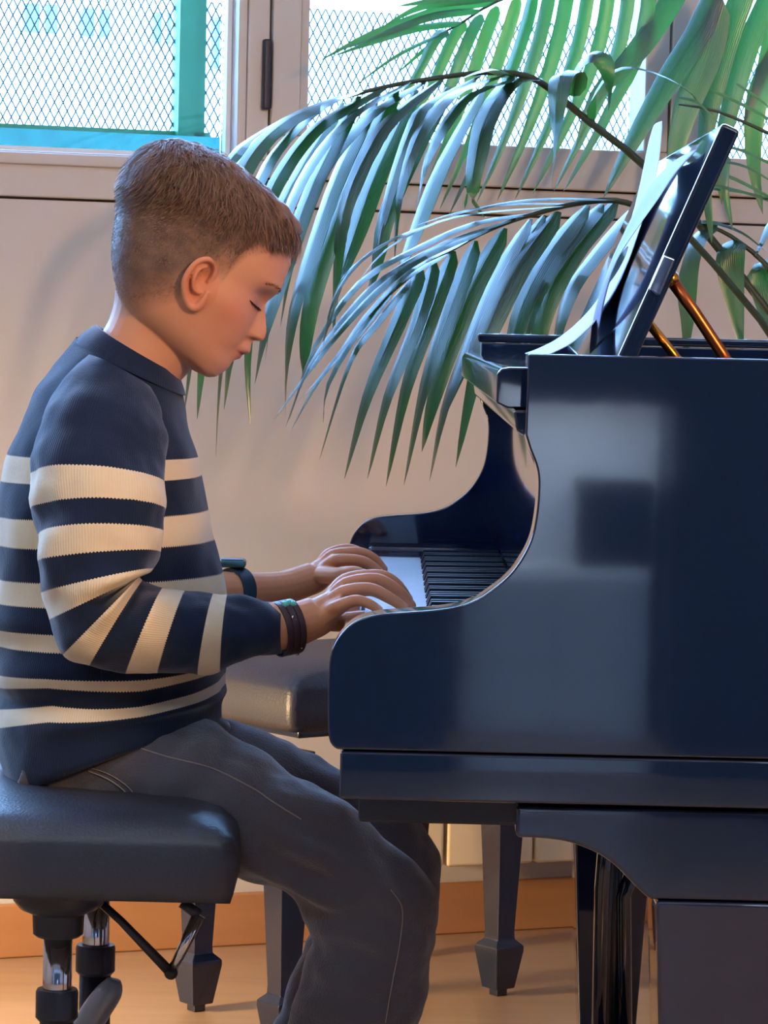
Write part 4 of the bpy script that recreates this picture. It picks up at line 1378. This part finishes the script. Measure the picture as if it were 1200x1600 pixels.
# brow and lashes, both sides
def bundle(name, pts, n, length, width, direction, color, jit):
    v = []; f = []
    for i in range(n):
        u = i / (n - 1) * (len(pts) - 1)
        k = min(int(u), len(pts) - 2)
        p = np.array(pts[k]) * (1 - (u - k)) + np.array(pts[k + 1]) * (u - k) + rng.normal(0, jit, 3)
        d = np.array(direction, float) + rng.normal(0, .2, 3)
        d[2] *= np.sign(p[2])
        d /= np.linalg.norm(d)
        s = np.cross(d, [1, 0, 0.3]); s /= np.linalg.norm(s)
        q = [p - s * width, p + s * width, p + d * length]
        j = len(v); v += [Vector(x) for x in to_world(q)]; f.append((j, j + 1, j + 2))
    return v, f


M_brow = mat('brow_hair', lin(52, 38, 36), rough=.6)
for sgn in (-1, 1):
    pts = []
    for y in (16, 26, 38, 50, 60):
        th = np.linspace(.02, 1.5, 300)
        bq = -10 - 3 * math.sin((y - 16) / 44 * 3.1) + (4 if y > 50 else 0)
        hs = head_surface(np.full(300, bq), th)
        pts.append([float(np.interp(y, hs[:, 2], hs[:, 0])) - .4, bq, sgn * y])
    v, f = bundle('eyebrow', pts, 190, 7, .55, (.02, -.12, 1.0), None, 1.3)
    make('eyebrow', v, f, M_brow, boy)
    pts = []
    for y in (18, 28, 38, 48, 58):
        th = np.linspace(.02, 1.5, 300)
        bq = 27 + 2.0 * math.sin((y - 18) / 40 * 3.1)
        hs = head_surface(np.full(300, bq), th)
        pts.append([float(np.interp(y, hs[:, 2], hs[:, 0])) + .3, bq, sgn * y])
    v, f = bundle('eyelashes', pts, 90, 8, .6, (.9, .55, .25), None, .5)
    make('eyelashes', v, f, M_brow, boy)
    v, f = tube_geo([Vector(to_world(q)) for q in pts], [.6 * KH, 1.1 * KH, 1.3 * KH, 1.1 * KH, .6 * KH], 6, True, 3)
    make('lash_line', v, f, M_brow, boy, smooth=True)

# ---- jumper
def knit_mat(name, stops, scale, rib_from=None):
    m = bpy.data.materials.new(name); m.use_nodes = True
    nt = m.node_tree; b = nt.nodes['Principled BSDF']
    N = nt.nodes.new; Lk = nt.links.new
    ra = N('ShaderNodeAttribute'); ra.attribute_name = 'rc'
    ca = N('ShaderNodeAttribute'); ca.attribute_name = 'cc'
    # stitches give the stripe edges a fine saw-tooth
    def math_(op, x, y=None):
        n = N('ShaderNodeMath'); n.operation = op
        for i, q in enumerate((x, y)):
            if q is None: continue
            if isinstance(q, (int, float)): n.inputs[i].default_value = q
            else: Lk(q, n.inputs[i])
        return n.outputs[0]
    saw = math_('PINGPONG', math_('MULTIPLY', ca.outputs['Fac'], 330.0), .5)
    r2 = math_('ADD', ra.outputs['Fac'], math_('MULTIPLY', math_('SUBTRACT', saw, .25), .06))
    fac = math_('DIVIDE', r2, scale)
    rp = N('ShaderNodeValToRGB'); rp.color_ramp.interpolation = 'CONSTANT'
    navy = lin(24, 36, 58); cream = lin(218, 198, 166)
    el = rp.color_ramp.elements
    el[0].position = 0; el[0].color = navy
    el[1].position = stops[0][0] / scale; el[1].color = cream
    e = el.new(stops[0][1] / scale); e.color = navy
    for s, t in stops[1:]:
        e = el.new(s / scale); e.color = cream
        e = el.new(t / scale); e.color = navy
    Lk(fac, rp.inputs[0])
    tc = N('ShaderNodeTexCoord'); nz_ = N('ShaderNodeTexNoise'); nz_.inputs['Scale'].default_value = 260; nz_.inputs['Detail'].default_value = 2
    Lk(tc.outputs['Object'], nz_.inputs['Vector'])
    mx = N('ShaderNodeMix'); mx.data_type = 'RGBA'; mx.blend_type = 'MULTIPLY'; mx.inputs[0].default_value = .35
    Lk(rp.outputs[0], mx.inputs[6]); Lk(nz_.outputs['Color'], mx.inputs[7])
    Lk(rp.outputs[0], b.inputs['Base Color'])
    # knit relief
    col = math_('SINE', math_('MULTIPLY', ca.outputs['Fac'], 2 * math.pi * 420))
    rib = math_('MULTIPLY', col, .6)
    hgt = math_('ADD', rib, math_('MULTIPLY', nz_.outputs['Fac'], 1.6))
    bp = N('ShaderNodeBump'); bp.inputs['Strength'].default_value = .25; bp.inputs['Distance'].default_value = .0010
    Lk(hgt, bp.inputs['Height']); Lk(bp.outputs[0], b.inputs['Normal'])
    b.inputs['Roughness'].default_value = .9
    b.inputs['Specular IOR Level'].default_value = .15
    b.inputs['Sheen Weight'].default_value = .35
    b.inputs['Sheen Roughness'].default_value = .4
    return m


def garment(name, ctrl, sub, n, m, parent, wr=.004, wfreq=18., folds=(), wave=None):
    rings = ab_rings(ctrl, sub, n)
    R = np.array([[list(p) for p in r] for r in rings])
    nr = len(R)
    rc = np.repeat(np.linspace(0, len(ctrl) - 1, nr), n)
    d = np.linalg.norm(np.roll(R, -1, 1) - R, axis=2)
    cc = np.concatenate([np.zeros((nr, 1)), np.cumsum(d, 1)[:, :-1]], 1)
    cc = cc / d.sum(1, keepdims=True) * d.sum(1).mean()
    cen_ = R.mean(1, keepdims=True)
    nd = R - cen_; nd /= np.linalg.norm(nd, axis=2, keepdims=True)
    Fl = R.reshape(-1, 3); nf = nd.reshape(-1, 3)
    ang = np.tile(2 * np.pi * np.arange(n) / n, nr)
    dsp = np.array([noise.noise(Vector((p[0] * wfreq, p[1] * wfreq, p[2] * wfreq * 1.5))) for p in Fl]) * wr
    dsp += np.array([noise.noise(Vector((p[0] * wfreq * 2.5 + 7, p[1] * wfreq * 2.5, p[2] * wfreq * 2.5))) for p in Fl]) * wr * .35
    for (r_c, r_w, a_c, a_w, amp) in folds:
        da = np.angle(np.exp(1j * (ang - a_c)))
        dsp += amp * np.exp(-((rc - r_c) / r_w) ** 2 - (da / a_w) ** 2)
    Fl = Fl + nf * dsp[:, None]
    R = Fl.reshape(nr, n, 3)
    if wave:
        rc = rc + wave(rc, ang)
    inner = [R[-1] + (cen_[-1] - R[-1]) * .10, (R[-1] + (cen_[-1] - R[-1]) * .14) * .4 + (R[-3] + (cen_[-3] - R[-3]) * .14) * .6]
    R = np.concatenate([R, np.array(inner)], 0)
    rc = np.concatenate([rc, np.full(n * 2, len(ctrl) - 1)]); cc = np.concatenate([cc.reshape(-1), cc[-1], cc[-1]])
    v, f = rings_mesh([list(r) for r in R], cap=False)
    og = np.array(list(ORG[boy.name]))
    me = pydata(name, [Vector(np.array(p) - og) for p in v], f)
    set_float(me, 'rc', rc); set_float(me, 'cc', cc)
    o = add_obj(name, me, m, parent, smooth=True)
    return o


NEAR = math.pi / 2                                        # ring angle that faces the camera
M_kt = knit_mat('knit_body', [(2.22, 2.84), (3.55, 4.05), (4.60, 5.03), (5.62, 5.98), (6.52, 6.82), (7.25, 7.62)], 12.0)
M_ks = knit_mat('knit_sleeve', [(2.30, 3.05), (3.62, 4.25), (4.86, 5.42), (6.20, 6.88), (7.72, 8.38), (9.30, 9.92)], 13.0)
torso = garment('jumper', [(122, 528, 288, 612, YC, .070, 0), (60, 605, 294, 655, YC, .115, 0), (22, 690, 305, 702, YC, .132, 0), (2, 760, 317, 752, YC, .138, 0), (-8, 840, 333, 836, YC, .140, 0),
                            (-12, 930, 352, 925, YC, .142, 0), (-12, 1000, 356, 1000, YC, .142, 0), (-8, 1080, 353, 1058, YC, .155, -6), (0, 1160, 348, 1096, YC, .164, 12), (11, 1228, 345, 1124, YC, .168, 28), (20, 1250, 340, 1134, YC, .164, 34)],
                10, 120, M_kt, boy, wr=.005, wfreq=14., folds=[(6.4, .3, NEAR, 1.2, .010), (7.0, .25, NEAR + .8, 1.0, -.010), (7.6, .3, NEAR - .5, 1.1, .009), (5.5, .25, NEAR + 1.0, .6, .006)],
                wave=lambda rc, an: np.interp(np.abs(np.angle(np.exp(1j * an))), [0, .6, 1.2, 1.6, 2.0, 2.5, 3.15], [.40, .22, .08, .14, .24, .10, -.08]) * np.clip((rc - 6.3) / .4, 0, 1) * np.clip((8.6 - rc) / .6, 0, 1))
garment('collar', [(118, 533, 290, 618, YC, .078, 0), (128, 522, 287, 606, YC, .070, 0), (142, 512, 283, 594, YC, .063, 0), (150, 508, 280, 585, YC, .059, 0)], 6, 96, knit_mat('knit_collar', [(90, 91)], 100.0), torso, wr=.001)
garment('sleeve', [(140, 556, 235, 606, 3.39, .045, 10), (80, 622, 262, 680, 3.345, .066, 16), (52, 715, 258, 735, 3.31, .074, 24), (50, 790, 258, 792, 3.29, .076, 27), (60, 860, 255, 850, 3.28, .076, 20),
                   (72, 935, 236, 892, 3.275, .074, 10), (95, 1003, 217, 900, 3.275, .070, 0), (148, 1040, 224, 908, 3.275, .066, 0), (214, 1052, 266, 918, 3.28, .060, 0), (288, 1052, 318, 927, 3.29, .056, 0), (348, 1043, 356, 933, 3.305, .048, 0),
                   (400, 1031, 404, 938, 3.325, .041, 0), (440, 1021, 440, 943, 3.34, .034, 0)],
        9, 96, M_ks, torso, wr=.006, wfreq=20., folds=[(5.7, .28, NEAR - .7, .6, -.016), (5.1, .25, NEAR - .5, .7, .010), (6.4, .3, NEAR - .6, .7, .010), (7.1, .25, NEAR - .5, .7, -.010), (7.8, .3, NEAR - .5, .6, .008), (8.7, .3, NEAR - .1, .8, -.006), (6.2, .4, NEAR + .8, .7, .006), (10.2, .3, NEAR, 1.2, -.003), (1.6, .5, NEAR - .8, .5, -.008), (3.4, .35, NEAR + .9, .5, -.008), (4.2, .35, NEAR + 1.0, .5, .006)])
garment('sleeve', [(150, 556, 240, 606, 3.54, .045, 0), (110, 640, 270, 690, 3.59, .066, 0), (110, 740, 282, 750, 3.62, .072, 0), (120, 820, 300, 800, 3.65, .07, 0), (150, 900, 310, 850, 3.67, .066, 0),
                   (190, 950, 318, 870, 3.69, .062, 0), (240, 965, 325, 880, 3.71, .058, 0), (280, 965, 335, 890, 3.73, .052, 0), (305, 962, 332, 893, 3.745, .048, 0), (325, 959, 338, 895, 3.756, .044, 0), (338, 955, 343, 897, 3.762, .038, 0),
                   (343, 952, 347, 899, 3.765, .034, 0), (347, 949, 351, 901, 3.768, .031, 0)],
        6, 64, M_ks, torso, wr=.004, wfreq=17.)

# ---- jeans
YRL, YLL = 3.365, 3.56
r_leg = limb([(60, 1130, 20, 1252, YRL + .03, .055, 0), (150, 1125, 120, 1262, YRL + .02, .066, 0), (250, 1112, 215, 1284, YRL + .005, .072, 0), (345, 1138, 300, 1322, YRL, .072, 0), (430, 1188, 368, 1368, YRL, .07, 0), (530, 1256, 418, 1385, YRL, .066, 0),
              (622, 1324, 462, 1416, YRL, .062, 0), (678, 1388, 482, 1446, YRL, .060, 0), (686, 1440, 482, 1472, YRL, .058, 0), (675, 1520, 468, 1530, YRL, .058, 0), (655, 1602, 450, 1602, YRL, .056, 0), (622, 1720, 430, 1720, YRL, .054, 0), (590, 1830, 415, 1830, YRL, .052, 0), (560, 1945, 410, 1945, YRL, .050, 0)], 7, 40)
l_leg = limb([(60, 1130, 20, 1236, YLL - .03, .07, 0), (150, 1112, 120, 1240, YLL - .01, .076, 0), (250, 1105, 215, 1252, YLL, .074, 0), (345, 1124, 300, 1282, YLL, .072, 0), (430, 1149, 372, 1330, YLL, .068, 0), (530, 1203, 420, 1356, YLL, .064, 0),
              (625, 1260, 468, 1390, YLL, .060, 0), (682, 1318, 492, 1420, YLL, .058, 0), (690, 1375, 490, 1442, YLL, .056, 0), (676, 1460, 470, 1490, YLL, .056, 0), (650, 1560, 440, 1570, YLL, .054, 0), (622, 1660, 420, 1660, YLL, .052, 0), (590, 1760, 405, 1760, YLL, .050, 0), (560, 1868, 400, 1868, YLL, .048, 0)], 7, 40)
hip = limb([(45, 1120, 318, 1112, YC, .105, 0), (38, 1170, 322, 1150, YC, .118, 0), (34, 1210, 300, 1200, YC, .122, 0), (40, 1238, 280, 1238, YC, .115, 0)], 6, 40)
jeans_me = remesh([r_leg, l_leg, hip], .0042, 8, .5)
jc = coords(jeans_me).astype(float)
jn = np.empty(len(jeans_me.vertices) * 3, np.float32); jeans_me.vertices.foreach_get('normal', jn); jn = jn.reshape(-1, 3)
zfloor = zt_bench = zt
disp = np.array([noise.noise(Vector((p[0] * 16, p[1] * 16, p[2] * 24))) * .006 + noise.noise(Vector((p[0] * 40 + 3, p[1] * 40, p[2] * 55))) * .0026 for p in jc])
# creases fan out behind the knee and at the hip
for (px, py, Yc_, ang_, amp, fr, rad_) in ((440, 1400, 3.29, .5, .006, 150, .075), (330, 1180, 3.29, -.9, .005, 120, .08), (640, 1380, 3.30, 1.0, .004, 170, .06), (480, 1470, 3.30, .2, .005, 150, .07)):
    c0 = np.array(list(W(px, py, Yc_)))
    dv = jc - c0
    w = np.exp(-(np.linalg.norm(dv, axis=1) / rad_) ** 2)
    disp += amp * w * np.sin(fr * (dv[:, 0] * math.sin(ang_) + dv[:, 2] * math.cos(ang_)))
jc = jc + jn * disp[:, None]
jb = BVHTree.FromPolygons([tuple(c) for c in jc], [tuple(p.vertices) for p in jeans_me.polygons])
set_coords(jeans_me, jc - np.array(list(ORG[boy.name])))


def denim():
    m = mat('faded_denim', lin(82, 80, 88), rough=.85, spec=.2, sheen=.5, noise_amt=.28, noise_scale=9, bump=.25, bump_scale=420)
    return m


jeans = add_obj('jeans', jeans_me, denim(), boy, smooth=True)
M_thread = mat('pale_stitching', lin(150, 140, 130), rough=.8)


def stitch(pts, r=.0006, dash=True):
    """seam laid on the cloth where the photograph shows it"""
    q = crom(pts, 12)
    hits = []
    for x, y in q:
        d = (CF + CR * ((x - 600) / F) + CU * ((800 - y) / F)).normalized()
        h = jb.ray_cast(CO, d)
        if h[0] is not None: hits.append(h[0] + h[1] * .0004)
    if len(hits) > 3:
        tube('stitching', hits, r, M_thread, jeans, n=5)


stitch([(210, 1166), (260, 1182), (330, 1200), (395, 1232), (425, 1252), (470, 1280)], .0008)
stitch([(138, 1205), (170, 1218), (198, 1240), (203, 1262)], .0008)
stitch([(142, 1200), (175, 1212), (206, 1236), (210, 1262)], .0006)
stitch([(610, 1390), (628, 1420), (625, 1470), (612, 1540), (602, 1598)], .0006)
# belt loop and button by the hem
tube('waistband', [W(296, 1122, 3.40), W(325, 1122, 3.42), W(346, 1130, 3.46), W(352, 1136, 3.5)], .006, jeans.data.materials[0], jeans, n=8, sub=4)

# ---- trainers, below the picture's edge
M_shoe = mat('dark_trainer', lin(40, 42, 50), rough=.6, noise_amt=.1)
M_sole = mat('white_sole', lin(205, 205, 200), rough=.6)
for (Yl, xk, nm) in ((YRL, 485, 'right'), (YLL, 480, 'left')):
    ank = W(485, 1945 if nm == 'right' else 1868, Yl)
    ax = ank.x
    rings = []
    for u, h, w in ((-.075, .03, .02), (-.07, .07, .03), (-.03, .095, .036), (.03, .088, .036), (.08, .062, .038), (.13, .045, .038), (.16, .03, .026), (.168, .02, .012)):
        rings.append([Vector((ax + u, Yl + w * math.cos(2 * math.pi * k / 16), .018 + max(0, h * .5 + h * .5 * math.sin(2 * math.pi * k / 16)))) for k in range(16)])
    v, f = rings_mesh(rings)
    sh = make('shoe', v, f, M_shoe, boy, smooth=True)
    rings = []
    for u, w in ((-.082, .02), (-.075, .034), (-.03, .039), (.05, .039), (.12, .042), (.165, .030), (.176, .012)):
        rings.append([Vector((ax + u, Yl - w, 0)), Vector((ax + u, Yl + w, 0)), Vector((ax + u, Yl + w, .02)), Vector((ax + u, Yl - w, .02))])
    v, f = rings_mesh(rings)
    make('sole', v, f, M_sole, sh, bevel=.002)

# ------------------------------------------------------------------ bracelets and watch
def band(name, cen, axis, r1, r2, halfw, thick, m, parent, n=40):
    axis = axis.normalized()
    e1 = axis.cross(Vector((0, 1, 0))).normalized(); e2 = axis.cross(e1).normalized()
    rings = []
    for (dx, dr) in ((-halfw, 0), (-halfw, thick), (halfw, thick), (halfw, 0)):
        rings.append([cen + axis * dx + e1 * ((r1 + dr) * math.cos(2 * math.pi * k / n)) + e2 * ((r2 + dr) * math.sin(2 * math.pi * k / n)) for k in range(n)])
    v, f = rings_mesh(rings + [rings[0]], cap=False)
    return make(name, v, f, m, parent, smooth=False, bevel=.0006)


M_strap = mat('brown_leather_strap', lin(58, 36, 44), rough=.5, noise_amt=.2, noise_scale=120)
M_turq = mat('turquoise_bead', lin(96, 186, 170), rough=.25)
M_silver = mat('silver_bead', lin(190, 180, 190), rough=.2, metal=1)
wc = W(446, 981, 3.342)
ax_r = (W(478, 972, 3.352) - W(430, 982, 3.335))
br_t = thing('bracelet', wc, 'dark leather bracelets with turquoise and silver beads on the near wrist', 'bracelet')
for k, off_ in enumerate((-.0075, 0.0, .0075)):
    band('strap', wc + ax_r.normalized() * off_, ax_r, .0275, .0265, .0034, .0018, M_strap, br_t)
for (px, py, m_, r_) in ((444, 944, M_turq, .0042), (452, 942, M_turq, .0042), (460, 943, M_turq, .0042), (458, 962, M_silver, .003), (463, 966, M_silver, .003), (474, 1008, M_silver, .002), (464, 1020, M_silver, .002)):
    hh = W(px, py, 3.347)
    dd = hh - wc; axn = ax_r.normalized(); dd = dd - axn * dd.dot(axn); al = (hh - wc).dot(axn)
    # set on the strap's near side
    zz = max(-1, min(1, dd.dot(axn.cross(Vector((0, 1, 0))).normalized()) / .0285))
    p = wc + axn * al + axn.cross(Vector((0, 1, 0))).normalized() * zz * .0292 + Vector((0, -1, 0)) * math.sqrt(max(0, 1 - zz * zz)) * .0285
    v, f = ball(p, r_, n=8)
    make('bead', v, f, m_, br_t, smooth=True)

M_wstrap = mat('watch_strap', lin(30, 58, 78), rough=.45)
M_wcase = mat('watch_case', lin(70, 110, 122), rough=.2, metal=.4)
wl_c = W(368, 922, 3.787); ax_l = W(440, 918, 3.84) - W(360, 925, 3.78)
wt_t = thing('wristwatch', wl_c, 'dark wristwatch with a square case on the far wrist', 'watch')
band('strap', wl_c, ax_l, .0245, .0245, .010, .0025, M_wstrap, wt_t)
cz = wl_c + Vector((-.004, 0, .0275))
case = make('case', [cz + Vector(q) for q in box8(-.016, .016, -.016, .016, 0, .009)], BOXF, M_wcase, wt_t, bevel=.003)
make('screen', [cz + Vector(q) for q in box8(-.013, .013, -.013, .013, .0091, .0098)], BOXF, M_rubber, case)
